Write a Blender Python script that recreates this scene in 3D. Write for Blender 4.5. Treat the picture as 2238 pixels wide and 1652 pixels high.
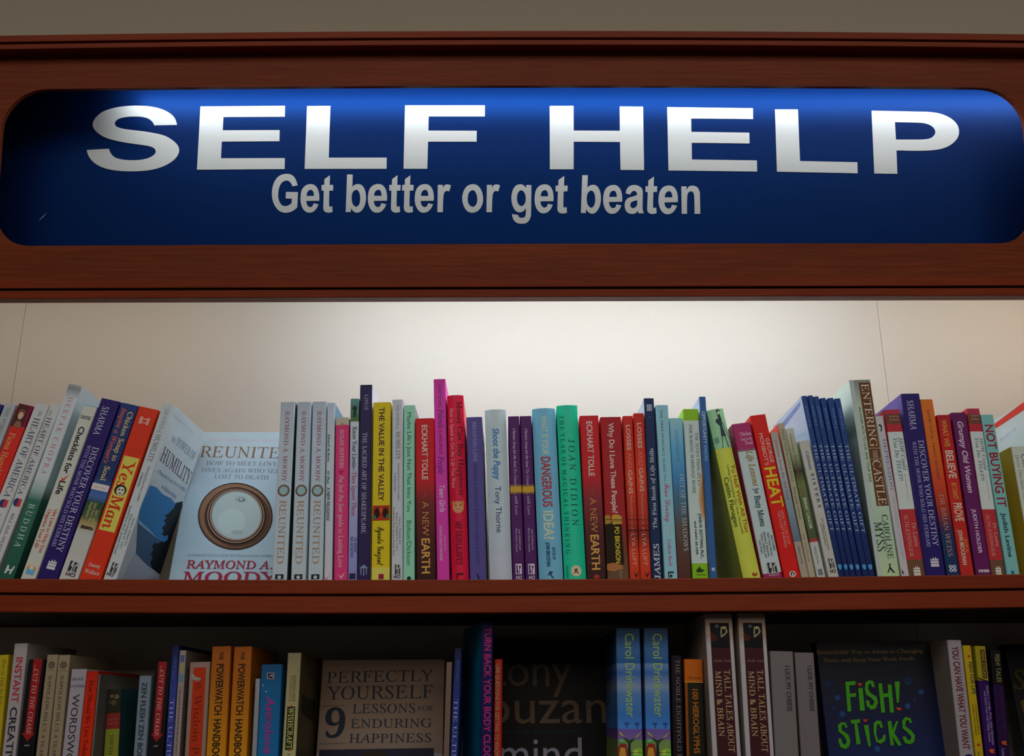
import bpy, math, random
from mathutils import Matrix, Vector
R=math.radians
random.seed(7)
SC=bpy.context.scene
COL=SC.collection
for _o in list(bpy.data.objects): bpy.data.objects.remove(_o)

# ------------------------------------------------------------------ camera
FPX=2243.0; CX,CY=1119.0,826.0
ZC=1.55; CD=1.11                       # eye height, distance to the plane of the spines (y=0)
PITCH=R(17.9); ROLL=R(-0.28); YAW=R(-0.3)
cam=bpy.data.cameras.new('camera'); cam.sensor_width=36; cam.lens=FPX/2238*36
cam.clip_start=0.01; cam.clip_end=50
camo=bpy.data.objects.new('camera',cam); COL.objects.link(camo)
CM=Matrix.Translation((0,-CD,ZC))@Matrix.Rotation(YAW,4,'Z')@Matrix.Rotation(R(90)+PITCH,4,'X')@Matrix.Rotation(ROLL,4,'Z')
camo.matrix_world=CM; SC.camera=camo

# ------------------------------------------------------------------ world, lights, exposure
w=bpy.data.worlds.new('world'); SC.world=w; w.use_nodes=True
w.node_tree.nodes['Background'].inputs[0].default_value=(1.0,0.86,0.76,1)
w.node_tree.nodes['Background'].inputs[1].default_value=0.035
def area(name,loc,rot,sx,sy,power,col):
    l=bpy.data.lights.new(name,'AREA'); l.shape='RECTANGLE'; l.size=sx; l.size_y=sy; l.energy=power; l.color=col
    o=bpy.data.objects.new(name,l); o.location=loc; o.rotation_euler=rot; COL.objects.link(o); return o
area('ceiling_luminaire',(0.1,-2.3,3.1),(0,0,0),3.6,1.2,38,(0.93,0.97,1.0))
area('ceiling_luminaire',(0.3,-4.6,3.1),(R(25),0,0),4.0,1.4,50,(1.0,0.86,0.74))
TUBE_WALL=16.5; TUBE_SIDE=9.5; TUBE_SIGN=17.5
SC.view_settings.view_transform='Standard'; SC.view_settings.look='None'
SC.view_settings.gamma=1; SC.view_settings.use_curve_mapping=False
SC.view_settings.exposure=0.0

# ------------------------------------------------------------------ geometry of the view: pixel -> point on a real plane
def ray(px,py):
    d=CM.to_3x3()@Vector(((px-CX)/FPX,(CY-py)/FPX,-1.0))
    return CM.translation.copy(),d
def hit(px,py,P,N):
    o,d=ray(px,py)
    return o+d*((P-o).dot(N)/d.dot(N))
def hity(px,py,y): return hit(px,py,Vector((0,y,0)),Vector((0,1,0)))

# ------------------------------------------------------------------ materials
def lin(c): return c/12.92 if c<=0.04045 else ((c+0.055)/1.055)**2.4
KS={'u':2.12,'l':2.55,'n':1.0}
def rgb(h,k='u'):
    if h[0] in 'ul n' and len(h)==7: k=h[0]; h=h[1:]
    K=KS[k]; c=[lin(int(h[i:i+2],16)/255)*K for i in (0,2,4)]
    m=max(c)
    if m>.92: c=[x*.92/m for x in c]
    return (c[0],c[1],c[2],1)
MC={}
def newmat(name):
    m=bpy.data.materials.new(name); m.use_nodes=True
    return m,m.node_tree,m.node_tree.nodes['Principled BSDF']
def mat_plain(h,rough=.55,k='u',spec=.12):
    key=(h,rough,k,spec)
    if key in MC: return MC[key]
    m,t,b=newmat('print_'+h)
    nz=t.nodes.new('ShaderNodeTexNoise'); nz.inputs['Scale'].default_value=60
    mx=t.nodes.new('ShaderNodeMixRGB'); mx.blend_type='MULTIPLY'; mx.inputs[0].default_value=.12
    mx.inputs[1].default_value=rgb(h,k); t.links.new(nz.outputs['Fac'],mx.inputs[2])
    t.links.new(mx.outputs[0],b.inputs['Base Color'])
    b.inputs['Roughness'].default_value=rough; b.inputs['Specular IOR Level'].default_value=spec
    MC[key]=m; return m
def mat_ramp(stops,H,interp,k='u',rough=.42,noise=0.0):
    """jacket of print and painted shade: colours change with the height on the book (object z / H)"""
    m,t,b=newmat('jacket')
    tc=t.nodes.new('ShaderNodeTexCoord'); sp=t.nodes.new('ShaderNodeSeparateXYZ'); t.links.new(tc.outputs['Object'],sp.inputs[0])
    dv=t.nodes.new('ShaderNodeMath'); dv.operation='DIVIDE'; dv.inputs[1].default_value=H; t.links.new(sp.outputs[2],dv.inputs[0])
    nz=t.nodes.new('ShaderNodeTexNoise'); nz.inputs['Scale'].default_value=45; nz.inputs['Detail'].default_value=4; t.links.new(tc.outputs['Object'],nz.inputs['Vector'])
    src=dv.outputs[0]
    if noise:
        sb=t.nodes.new('ShaderNodeMath'); sb.operation='MULTIPLY_ADD'; sb.inputs[1].default_value=noise; t.links.new(nz.outputs['Fac'],sb.inputs[0])
        s2=t.nodes.new('ShaderNodeMath'); s2.operation='SUBTRACT'; s2.inputs[1].default_value=noise*.5; t.links.new(dv.outputs[0],s2.inputs[0])
        t.links.new(s2.outputs[0],sb.inputs[2]); src=sb.outputs[0]
    cr=t.nodes.new('ShaderNodeValToRGB'); cr.color_ramp.interpolation=interp
    st=sorted(stops); e=cr.color_ramp.elements
    e[0].position=max(0,min(1,st[0][0])); e[0].color=rgb(st[0][1],k)
    if len(st)==1: e.remove(e[1])
    else:
        e[1].position=max(0,min(1,st[-1][0])); e[1].color=rgb(st[-1][1],k)
        for p,c in st[1:-1]:
            q=e.new(max(0,min(1,p))); q.color=rgb(c,k)
    t.links.new(src,cr.inputs[0])
    mx=t.nodes.new('ShaderNodeMixRGB'); mx.blend_type='MULTIPLY'; mx.inputs[0].default_value=.14
    t.links.new(cr.outputs[0],mx.inputs[1]); t.links.new(nz.outputs['Fac'],mx.inputs[2])
    t.links.new(mx.outputs[0],b.inputs['Base Color'])
    b.inputs['Roughness'].default_value=rough; b.inputs['Specular IOR Level'].default_value=.15
    return m
def mat_pages():
    m,t,b=newmat('page_edges')
    tc=t.nodes.new('ShaderNodeTexCoord'); mp=t.nodes.new('ShaderNodeMapping'); mp.inputs['Scale'].default_value=(2600,3,3)
    nz=t.nodes.new('ShaderNodeTexNoise'); nz.inputs['Scale'].default_value=1; cr=t.nodes.new('ShaderNodeValToRGB')
    cr.color_ramp.elements[0].color=(.42,.38,.3,1); cr.color_ramp.elements[1].color=(.74,.7,.6,1)
    t.links.new(tc.outputs['Object'],mp.inputs[0]); t.links.new(mp.outputs[0],nz.inputs['Vector']); t.links.new(nz.outputs['Fac'],cr.inputs[0])
    t.links.new(cr.outputs[0],b.inputs['Base Color']); b.inputs['Roughness'].default_value=.9
    return m
PAGES=mat_pages()
def mat_wood(name,c0,c1,scale=1.0,rough=.38):
    m,t,b=newmat(name)
    tc=t.nodes.new('ShaderNodeTexCoord'); mp=t.nodes.new('ShaderNodeMapping'); mp.inputs['Scale'].default_value=(9*scale,230*scale,330*scale)
    t.links.new(tc.outputs['Object'],mp.inputs[0])
    nz=t.nodes.new('ShaderNodeTexNoise'); nz.inputs['Scale'].default_value=1.6; nz.inputs['Detail'].default_value=7; nz.inputs['Roughness'].default_value=.62; nz.inputs['Distortion'].default_value=.5
    t.links.new(mp.outputs[0],nz.inputs['Vector'])
    cr=t.nodes.new('ShaderNodeValToRGB'); e=cr.color_ramp.elements
    e[0].position=.22; e[0].color=c0+(1,); e[1].position=.80; e[1].color=c1+(1,)
    t.links.new(nz.outputs['Fac'],cr.inputs[0])
    mp2=t.nodes.new('ShaderNodeMapping'); mp2.inputs['Scale'].default_value=(1.3,8,12); n2=t.nodes.new('ShaderNodeTexNoise'); n2.inputs['Scale'].default_value=2
    t.links.new(tc.outputs['Object'],mp2.inputs[0]); t.links.new(mp2.outputs[0],n2.inputs['Vector'])
    mx=t.nodes.new('ShaderNodeMixRGB'); mx.blend_type='OVERLAY'; mx.inputs[0].default_value=.3
    t.links.new(cr.outputs[0],mx.inputs[1]); t.links.new(n2.outputs['Fac'],mx.inputs[2])
    t.links.new(mx.outputs[0],b.inputs['Base Color'])
    bp=t.nodes.new('ShaderNodeBump'); bp.inputs['Strength'].default_value=.12; bp.inputs['Distance'].default_value=.0004
    t.links.new(nz.outputs['Fac'],bp.inputs['Height']); t.links.new(bp.outputs[0],b.inputs['Normal'])
    b.inputs['Roughness'].default_value=rough; b.inputs['Specular IOR Level'].default_value=.10
    return m
def mat_paint(name,c,rough=.75,ns=300,bump=.08,spec=.25):
    m,t,b=newmat(name)
    tc=t.nodes.new('ShaderNodeTexCoord'); nz=t.nodes.new('ShaderNodeTexNoise'); nz.inputs['Scale'].default_value=ns; t.links.new(tc.outputs['Object'],nz.inputs['Vector'])
    mx=t.nodes.new('ShaderNodeMixRGB'); mx.blend_type='MULTIPLY'; mx.inputs[0].default_value=.06; mx.inputs[1].default_value=c+(1,)
    t.links.new(nz.outputs['Fac'],mx.inputs[2]); t.links.new(mx.outputs[0],b.inputs['Base Color'])
    bp=t.nodes.new('ShaderNodeBump'); bp.inputs['Strength'].default_value=bump; bp.inputs['Distance'].default_value=.0003
    t.links.new(nz.outputs['Fac'],bp.inputs['Height']); t.links.new(bp.outputs[0],b.inputs['Normal'])
    b.inputs['Roughness'].default_value=rough; b.inputs['Specular IOR Level'].default_value=spec
    return m
def mat_glow(name,c,s):
    m,t,b=newmat(name); b.inputs['Emission Color'].default_value=c+(1,); b.inputs['Emission Strength'].default_value=s; b.inputs['Base Color'].default_value=(.8,.8,.8,1)
    return m
WOOD=mat_wood('cherry_veneer',(.115,.020,.0055),(.262,.051,.0145),1.0,.5)
WOODS=mat_wood('cherry_solid_edge',(.155,.022,.0055),(.275,.042,.0115),1.0,.45)
GROOVE=mat_paint('groove_dark',(.012,.006,.004),.8)
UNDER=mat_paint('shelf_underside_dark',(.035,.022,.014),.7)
CREAM=mat_paint('cream_panel',(.74,.69,.61),.7)
TAUPE=mat_paint('taupe_wall',(.555,.485,.365),.9)
BLUE=mat_paint('blue_sign_face',(.002,.012,.066),.40,500,.02,.38)
BLUE.node_tree.nodes['Principled BSDF'].inputs['Specular Tint'].default_value=(.02,.22,1,1)   # blue-tinted gloss, set to brighten the blue near its tube
WHITE=mat_paint('white_sign_vinyl',(.51,.555,.535),.5,400,.02)

# ------------------------------------------------------------------ object helpers
def mesh_obj(name,verts,faces,mats,mids=None,parent=None,smooth=False):
    me=bpy.data.meshes.new(name); me.from_pydata([tuple(v) for v in verts],[],faces)
    for m in mats: me.materials.append(m)
    if mids: me.polygons.foreach_set('material_index',mids)
    if smooth: me.polygons.foreach_set('use_smooth',[True]*len(me.polygons))
    me.update()
    o=bpy.data.objects.new(name,me); COL.objects.link(o)
    if parent: o.parent=parent
    return o
def empty(name,mw,label,cat,group=None):
    o=bpy.data.objects.new(name,None); o.empty_display_size=.02; COL.objects.link(o); o.matrix_world=mw
    o['label']=label; o['category']=cat
    if group: o['group']=group
    return o
def boxv(x0,x1,y0,y1,z0,z1,V,F,n=1,fn=None):
    """box with its length along x cut in n pieces; fn bends it"""
    b=len(V)
    for i in range(n+1):
        x=x0+(x1-x0)*i/n
        for (y,z) in ((y0,z0),(y1,z0),(y1,z1),(y0,z1)):
            p=(x,y,z); V.append(fn(*p) if fn else p)
    for i in range(n):
        a=b+4*i
        for j in range(4): F.append((a+j,a+(j+1)%4,a+4+(j+1)%4,a+4+j))
    F.append((b+3,b+2,b+1,b)); a=b+4*n; F.append((a,a+1,a+2,a+3))
def box_obj(name,x0,x1,y0,y1,z0,z1,m,parent=None,n=1,fn=None,bevel=0):
    V=[];F=[]; boxv(x0,x1,y0,y1,z0,z1,V,F,n,fn); o=mesh_obj(name,V,F,[m],None,parent)
    if bevel:
        md=o.modifiers.new('bevel','BEVEL'); md.width=bevel; md.segments=2; md.limit_method='ANGLE'; md.angle_limit=R(50)
    return o
# a cylinder along x
def rod(name,x0,x1,y,z,r,m,parent=None,n=16):
    V=[];F=[]
    for x in (x0,x1):
        for i in range(n): V.append((x,y+r*math.cos(2*math.pi*i/n),z+r*math.sin(2*math.pi*i/n)))
    for i in range(n): F.append((i,(i+1)%n,n+(i+1)%n,n+i))
    F.append(tuple(range(n-1,-1,-1))); F.append(tuple(range(n,2*n)))
    return mesh_obj(name,V,F,[m],None,parent)

# ------------------------------------------------------------------ lettering: every string is set once, then fitted where it is printed
STY={'R':(0x1D434,0x1D44E,None),'i':(0x1D434,0x1D44E,None),'r':(0x1D434,0x1D44E,None),'I':(0x1D434,0x1D44E,None),'c':(0x1D4D0,0x1D4EA,None)}
SHEAR={'r':-.25,'R':-.25,'a':.2}; FAT={'b':.022,'a':.02,'R':.014,'I':.013}
def glyphs(s,st):
    if st not in STY: return s
    U,L,D=STY[st]; o=''
    for c in s:
        if c=='h' and st in 'irRI': o+='\u210e'
        elif 'A'<=c<='Z': o+=chr(U+ord(c)-65)
        elif 'a'<=c<='z': o+=chr(L+ord(c)-97)
        elif '0'<=c<='9' and D: o+=chr(D+ord(c)-48)
        else: o+=c
    return o
TXT={}
def fatten(V,F,f):
    """bolder weight: push the outline of the glyphs outwards"""
    cnt={}
    for t in F:
        ar=sum(V[t[i]][0]*V[t[(i+1)%len(t)]][1]-V[t[(i+1)%len(t)]][0]*V[t[i]][1] for i in range(len(t)))
        t=t if ar>0 else t[::-1]
        for i in range(len(t)): cnt[(t[i],t[(i+1)%len(t)])]=1
    N={}
    for (i,j) in cnt:
        if (j,i) in cnt: continue
        dx=V[j][0]-V[i][0]; dy=V[j][1]-V[i][1]; l=math.hypot(dx,dy)
        if l<1e-7: continue
        for q in (i,j): N.setdefault(q,[]).append((dy/l,-dx/l))
    out=list(V)
    for q,ns in N.items():
        sx=sum(n[0] for n in ns); sy=sum(n[1] for n in ns); l=math.hypot(sx,sy)
        if l<1e-4: continue
        sx/=l; sy/=l; c=max(.6,sx*ns[0][0]+sy*ns[0][1]); out[q]=(V[q][0]+sx*f/c,V[q][1]+sy*f/c)
    return out
def prepare(strings):
    tmp=[]
    for s,st in strings:
        c=bpy.data.curves.new('t','FONT'); c.body=glyphs(s,st); c.resolution_u=3
        o=bpy.data.objects.new('t',c); COL.objects.link(o); tmp.append(((s,st),o))
    dg=bpy.context.evaluated_depsgraph_get(); dg.update()
    for key,o in tmp:
        me=o.evaluated_get(dg).to_mesh()
        V=[(v.co.x,v.co.y) for v in me.vertices]; F=[tuple(p.vertices) for p in me.polygons]
        k=SHEAR.get(key[1],0); V=[(x+k*y,y) for x,y in V] if k else V
        f=FAT.get(key[1],0)
        if f and V: V=fatten(V,F,f)
        if not V: V=[(0,0),(1,0),(0,1)]
        TXT[key]=(V,F,min(v[0] for v in V),max(v[0] for v in V))
        o.evaluated_get(dg).to_mesh_clear()
    for key,o in tmp:
        c=o.data; bpy.data.objects.remove(o); bpy.data.curves.remove(c)
def cap(st): return max(v[1] for v in TXT[('H',st)][0])
def fill_loops(loops):
    """triangulate closed 2-D loops (outer + holes)"""
    c=bpy.data.curves.new('f','CURVE'); c.dimensions='2D'; c.fill_mode='BOTH'
    for lp in loops:
        s=c.splines.new('POLY'); s.points.add(len(lp)-1); s.use_cyclic_u=True
        for p,q in zip(s.points,lp): p.co=(q[0],q[1],0,1)
    return c
def smooth_loop(txt,n=6):
    """'x,y x,y~ ...' : ~ marks points on a curve, the others are corners"""
    P=[];S=[]
    for k in txt.split():
        S.append(k.endswith('~')); k=k.rstrip('~'); a,b=k.split(','); P.append(Vector((float(a),float(b))))
    out=[];N=len(P)
    def tan(i): return (P[(i+1)%N]-P[i-1])*.5
    for i in range(N):
        j=(i+1)%N; out.append(P[i])
        if not S[i] and not S[j]: continue
        ch=P[j]-P[i]
        m0=tan(i).normalized()*ch.length if S[i] else None
        m1=tan(j).normalized()*ch.length if S[j] else None
        if m0 is None: m0=ch*1.5-m1*.5
        if m1 is None: m1=ch*1.5-m0*.5
        for q in range(1,n):
            t=q/n; t2=t*t; t3=t2*t
            out.append(P[i]*(2*t3-3*t2+1)+m0*(t3-2*t2+t)+P[j]*(-2*t3+3*t2)+m1*(t3-t2))
    return out
# ------------------------------------------------------------------ the setting
LIPY=-.020; WALLY=.20
def zrow(py,y,px=1119): return hity(px,py,y).z
ZS=zrow(1266,LIPY)                      # top of the upper shelf
EPS=.0003                               # books stand a hair above the board
ZG0=zrow(1297,LIPY); ZG1=zrow(1302,LIPY); ZB=zrow(1339,LIPY)
ZL=ZC-.14                               # top of the lower shelf
o=box_obj('wall_back',-3,3,.225,.27,0,3.4,TAUPE); o['kind']='structure'
o=box_obj('floor',-3,3,-4,.27,-.04,0,mat_paint('carpet',(.05,.045,.05),.95,400,.5)); o['kind']='structure'

BK=empty('bookcase',Matrix.Translation((0,.1,0)),'reddish cherry wood bookcase with grooved shelf edges and cream back panels under the blue sign','bookcase')
def keep(o,par=BK):
    o.parent=par; o.matrix_parent_inverse=par.matrix_world.inverted(); return o
def lipbow(x,y,z): return (x,y,z+.0040*min(2,(x/.6)**2))
HW=1.0
sh=keep(box_obj('shelf_board',-HW,HW,LIPY+.012,WALLY,ZB+.004,ZS,UNDER))
def strip(name,y0,y1,z0,z1,m,fn=lipbow,bev=.0012):
    return keep(box_obj(name,-HW,HW,y0,y1,z0,z1,m,None,24,fn,bev))
strip('shelf_edge_strip',LIPY,LIPY+.013,ZG0,ZS,WOODS)
strip('shelf_edge_strip',LIPY,LIPY+.013,ZB,ZG1,WOODS)
strip('shelf_groove',LIPY+.004,LIPY+.012,ZG1-.0005,ZG0+.0005,GROOVE,bev=0)
keep(box_obj('shelf_board',-HW,HW,LIPY+.012,WALLY,ZL-.026,ZL,UNDER))
keep(box_obj('shelf_edge_strip',-HW,HW,LIPY,LIPY+.012,ZL-.026,ZL-.001,WOODS,None,1,None,.0012))
for s in (-1,1): keep(box_obj('side_panel',s*HW,s*(HW+.03),LIPY-.09,WALLY+.02,0,ZC+.72,WOOD,None,1,None,.001))
keep(box_obj('kick_board',-HW,HW,-.01,.01,0,.12,WOOD))
# back panels with open hairline joints
xs=[-HW]+[ (hity(*a,WALLY).x+hity(*b,WALLY).x)/2 for a,b in (((57,668),(25,876)),((1917,668),(1940,860)))]+[HW]
for i in range(3): keep(box_obj('back_panel',xs[i]+.0003,xs[i+1]-.0003,WALLY,WALLY+.006,.12,ZC+.566,CREAM))
keep(box_obj('back_board',-HW,HW,WALLY+.006,WALLY+.012,.12,ZC+.566,GROOVE))

# ---- header: leans forward by 9 degrees
TILT=R(9)
HU=Vector((1,0,0)); HV=Vector((0,-math.sin(TILT),math.cos(TILT))); HN=Vector((0,-math.cos(TILT),-math.sin(TILT)))
P0=hity(1119,649,-.10)-HN*.004
P0.x=0
def hd(u,w,v): return P0+HU*u+HN*w+HV*(v*(1-.0185*min(1.6,(u/.6)**2)))
def vpx(py,w=0,px=1119):
    return (hit(px,py,P0+HN*w,HN)-P0).dot(HV)
def upx(px,py,w=0): return (hit(px,py,P0+HN*w,HN)-P0).dot(HU)
def hbar(name,py0,py1,w0,w1,m,bev=.0008,par=BK,v0=None,v1=None):
    v0=vpx(py0,w1) if v0 is None else v0; v1=vpx(py1,w1) if v1 is None else v1
    return keep(box_obj(name,-HW,HW,w0,w1,v0,v1,m,None,28,lambda x,y,z:hd(x,y,z),bev),par)
hbar('header_bottom_strip',649,632,-.018,.004,WOODS)
hbar('header_groove',632.5,626.5,-.012,.0005,GROOVE,0)
hbar('header_bottom_strip',627,611,-.012,.004,WOODS)
V611=vpx(611,.004)
hbar('cornice_strip',98,86.5,-.012,.016,WOODS)
hbar('cornice_groove',87,81.5,-.012,.012,GROOVE,0)
hbar('cornice_strip',82,67,-.012,.018,WOODS)
VT=vpx(67,.018)
keep(box_obj('header_top',-HW,HW,-.10,.0,VT-.012,VT-.002,WOOD,None,12,lambda x,y,z:hd(x,y,z)))
# veneered board with the round-cornered window
VO0=vpx(533,0); VO1=vpx(187,0); UO0=upx(-3,350); UO1=upx(2247,350)
def rrect(u0,u1,v0,v1,rt,rb,n=10,m=24):
    P=[]
    def arc(cx,cy,r,a0):
        for i in range(n+1):
            a=R(a0+90*i/n); P.append((cx+r*math.cos(a),cy+r*math.sin(a)))
    arc(u1-rb,v0+rb,rb,-90); arc(u1-rt,v1-rt,rt,0)
    for i in range(1,m): P.append((u1-rt+(u0+rt-u1+rt)*i/m,v1))
    arc(u0+rt,v1-rt,rt,90); arc(u0+rb,v0+rb,rb,180)
    for i in range(1,m): P.append((u0+rb+(u1-rb-u0-rb)*i/m,v0))
    return P
win=rrect(UO0,UO1,VO0,VO1,.047,.040)
vb0=V611-.004; vb1=vpx(98,.016)+.004
outer=[(-HW+2*HW*i/24,vb0) for i in range(25)]+[(HW-2*HW*i/24,vb1) for i in range(25)]
# ---- sign lettering outlines (traced on the face of the sign)
WS=-.0646
def Z(x0,y0,s,txt,n=6):
    return [(x0+p[0]/s,y0+p[1]/s) for p in smooth_loop(txt,n)]
LET=[]
SQ=4.6625
LET.append(('S',[Z(180,215,SQ,"965,270 733,275 715,240~ 670,205~ 600,188~ 520,185~ 430,192~ 365,210~ 330,245~ 340,280~ 385,302~ 470,318~ 600,333~ 740,355~ 850,385~ 930,435~ 978,490~ 983,550~ 945,615~ 870,670~ 760,715~ 620,738~ 480,743~ 330,733~ 210,705~ 120,655~ 65,590~ 45,525 270,513 290,560~ 330,600~ 400,622~ 500,630~ 600,625~ 680,605~ 735,570~ 748,535~ 720,500~ 650,480~ 520,462~ 370,437~ 240,400~ 155,350~ 108,290~ 112,235~ 150,180~ 220,130~ 330,95~ 450,78~ 570,74~ 700,83~ 810,110~ 890,150~ 940,200~",3)]))
for x0,y0,t in ((180,215,"1203,82 2065,75 2063,187 1437,190 1430,325 2010,323 2008,436 1420,440 1412,610 2063,608 2061,720 1168,726"),
 (640,215,"145,78 383,76 366,604 956,604 955,717 120,718"),
 (640,215,"1143,70 1957,70 1956,184 1384,184 1381,328 1874,330 1873,441 1378,441 1370,717 1128,717"),
 (1190,215,"53,77 296,75 298,328 768,330 766,82 1005,84 1015,730 775,728 770,444 298,441 297,722 55,722"),
 (1190,215,"1250,88 2124,100 2126,210 1494,205 1497,341 2087,349 2090,459 1500,452 1502,623 2165,632 2167,745 1264,734"),
 (1660,225,"157,65 391,65 413,592 997,604 1000,716 178,700")):
    LET.append(('E',[Z(x0,y0,SQ,t)]))
LET.append(('P',[Z(1660,225,SQ,"1142,78 1600,88 1800,100~ 1930,145~ 2010,215~ 2033,290~ 2015,360~ 1950,425~ 1860,465~ 1740,483~ 1560,487 1395,483 1405,722 1170,718"),
                 Z(1660,225,SQ,"1380,195 1600,200 1700,212~ 1765,245~ 1792,295~ 1770,340~ 1720,365~ 1620,373 1390,373")]))
G_=dict(
 G=["493,245 412,260 385,205~ 345,175~ 300,175~ 245,210~ 210,280~ 195,380~ 205,470~ 240,535~ 285,562~ 340,555~ 400,520 405,448 310,445 314,345 497,348 487,580 420,635~ 340,662~ 270,660~ 200,625~ 145,555~ 108,460~ 100,350~ 120,235~ 170,140~ 235,88~ 320,70~ 400,85~ 455,140~"],
 e=["822,480 625,483 635,535~ 665,572~ 700,575~ 725,555~ 738,518 812,535 780,600~ 735,645~ 680,663~ 620,650~ 570,595~ 540,500~ 540,400~ 560,310~ 610,250~ 680,227~ 750,240~ 800,300~ 822,390~","630,407 742,407 735,350~ 715,320~ 688,314~ 655,330~ 635,365~"],
 t=["987,90 903,150 900,238 860,238 858,325 893,325 885,570 890,620~ 915,650~ 960,663~ 1000,658~ 1027,650 1022,562 1000,570~ 982,570~ 973,550~ 978,325 1033,325 1037,238 983,238"],
 b=["1248,80 1335,80 1328,270 1360,240~ 1420,225~ 1480,248~ 1525,330~ 1538,440~ 1520,545~ 1475,625~ 1415,662~ 1350,645~ 1308,590 1305,652 1228,652","1387,312~ 1430,345~ 1450,430~ 1440,520~ 1405,568~ 1370,568~ 1330,520~ 1318,430~ 1335,350~"],
 r=["468,238 545,238 543,292 570,245~ 615,230~ 668,245 642,340 610,330~ 575,345~ 555,400~ 545,655 460,655"],
 o=["1005,227~ 1085,255~ 1140,340~ 1160,450~ 1140,555~ 1080,635~ 1000,663~ 920,640~ 865,560~ 840,450~ 860,340~ 915,258~","1000,318~ 1045,350~ 1070,430~ 1065,510~ 1035,560~ 1000,573~ 960,555~ 930,505~ 925,430~ 945,355~"],
 g=["1818,240 1898,240 1893,690 1870,770~ 1820,820~ 1750,830~ 1680,820~ 1625,770~ 1602,685 1697,697 1710,730~ 1750,742~ 1795,728~ 1812,680~ 1812,590 1775,640~ 1720,658~ 1660,635~ 1610,550~ 1592,440~ 1610,330~ 1655,255~ 1725,228~ 1780,245~ 1818,292","1745,320~ 1790,355~ 1812,440~ 1795,525~ 1750,562~ 1710,545~ 1680,480~ 1682,390~ 1710,335~"],
 a=["1040,325 1060,262~ 1100,225~ 1155,213~ 1215,225~ 1262,262~ 1273,320~ 1270,500~ 1275,560~ 1288,597 1215,597 1207,562 1170,598~ 1115,605~ 1060,582~ 1030,520~ 1035,440~ 1075,390~ 1140,370~ 1195,350 1190,315~ 1160,293~ 1125,305~ 1103,342","1198,420 1150,432~ 1112,455~ 1105,495~ 1130,527~ 1165,520~ 1195,485~"],
 n=["1797,232 1867,232 1867,285 1900,235~ 1950,222~ 2010,240~ 2045,300~ 2050,380~ 2055,604 1978,604 1972,370~ 1960,315~ 1925,298~ 1890,320~ 1877,380~ 1875,604 1803,604"])
# letter, origin+scale of its measurements, measured box of this occurrence
BB={'e':(540,822,227,663),'t':(858,1037,90,663),'b':(1228,1538,80,662),'r':(460,668,230,655)}
z5=(580,370,6.994); z6=(890,370,6.994); z7=(1200,370,6.217)
for ch,zz,bx in (('G',z5,None),('e',z5,None),('t',z5,None),('b',z5,None),('e',z5,(1570,1858,225,663)),('t',z5,(1893,2068,90,663)),('t',z5,(2090,2265,90,663)),
  ('e',z6,(118,405,227,663)),('r',z6,None),('o',z6,None),('r',z6,(1210,1418,230,655)),('g',z6,None),('e',z6,(1950,2235,230,672)),
  ('t',z7,(88,253,90,600)),('b',z7,(433,705,80,602)),('e',z7,(738,992,213,605)),('a',z7,None),('t',z7,(1310,1470,98,607)),('e',z7,(1490,1748,220,610)),('n',z7,None)):
    L=[smooth_loop(t,4) for t in G_[ch]]
    if bx:
        a=BB[ch]; L=[[((p[0]-a[0])/(a[1]-a[0])*(bx[1]-bx[0])+bx[0],(p[1]-a[2])/(a[3]-a[2])*(bx[3]-bx[2])+bx[2]) for p in l] for l in L]
    LET.append((ch,[[(zz[0]+p[0]/zz[2],zz[1]+p[1]/zz[2]) for p in l] for l in L]))
def sgn(p):
    q=hit(p[0],p[1],P0+HN*WS,HN)-P0; return (q.dot(HU),q.dot(HV))
LET=[(c,[[sgn(p) for p in l] for l in L]) for c,L in LET]
JOBS=[[outer,win]]+[L for c,L in LET]
tmp=[]
for L in JOBS:
    c=fill_loops(L); o=bpy.data.objects.new('f',c); COL.objects.link(o); tmp.append(o)
dg=bpy.context.evaluated_depsgraph_get(); dg.update(); FL=[]
for o in tmp:
    me=o.evaluated_get(dg).to_mesh(); FL.append(([(v.co.x,v.co.y) for v in me.vertices],[tuple(p.vertices) for p in me.polygons])); o.evaluated_get(dg).to_mesh_clear()
for o in tmp: c=o.data; bpy.data.objects.remove(o); bpy.data.curves.remove(c)
V,F=FL[0]; V=[hd(u,0,v) for u,v in V]; F=list(F)
for lp in (win,outer):
    b=len(V); n=len(lp)
    for u,v in lp: V.append(hd(u,0,v))
    for u,v in lp: V.append(hd(u,-.006,v))
    for i in range(n): F.append((b+i,b+(i+1)%n,b+n+(i+1)%n,b+n+i))
keep(mesh_obj('header_board',V,F,[WOOD]))

SG=empty('lettered_sign',Matrix.Translation(hd(0,-.065,vb0)),'blue back-set sign reading SELF HELP, Get better or get beaten, above the shelves','sign')
keep(box_obj('sign_face',-.76,.80,-.069,-.065,.0345,VT-.024,BLUE,None,1,lambda x,y,z:P0+HU*x+HN*y+HV*z),SG)
for (c,L),(V2,F2) in zip(LET,FL[1:]):
    V=[P0+HU*u+HN*WS+HV*v for u,v in V2]; F=list(F2)
    for lp in L:
        b=len(V); n=len(lp)
        for u,v in lp: V.append(P0+HU*u+HN*WS+HV*v)
        for u,v in lp: V.append(P0+HU*u+HN*(-.0651)+HV*v)
        for i in range(n): F.append((b+i,b+(i+1)%n,b+n+(i+1)%n,b+n+i))
    keep(mesh_obj('letter',V,F,[WHITE]),SG)
# scratch on the sign face
a=Vector(sgn((84,483))); b=Vector(sgn((104,464))); d=(b-a).normalized(); n_=Vector((-d.y,d.x))*.0004
keep(mesh_obj('scratch',[P0+HU*q[0]+HN*WS+HV*q[1] for q in (a,(a+b)/2+n_,b,(a+b)/2-n_)],[(0,1,2,3)],[mat_plain('b8c0cc',.5,'n')]),SG)

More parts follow.
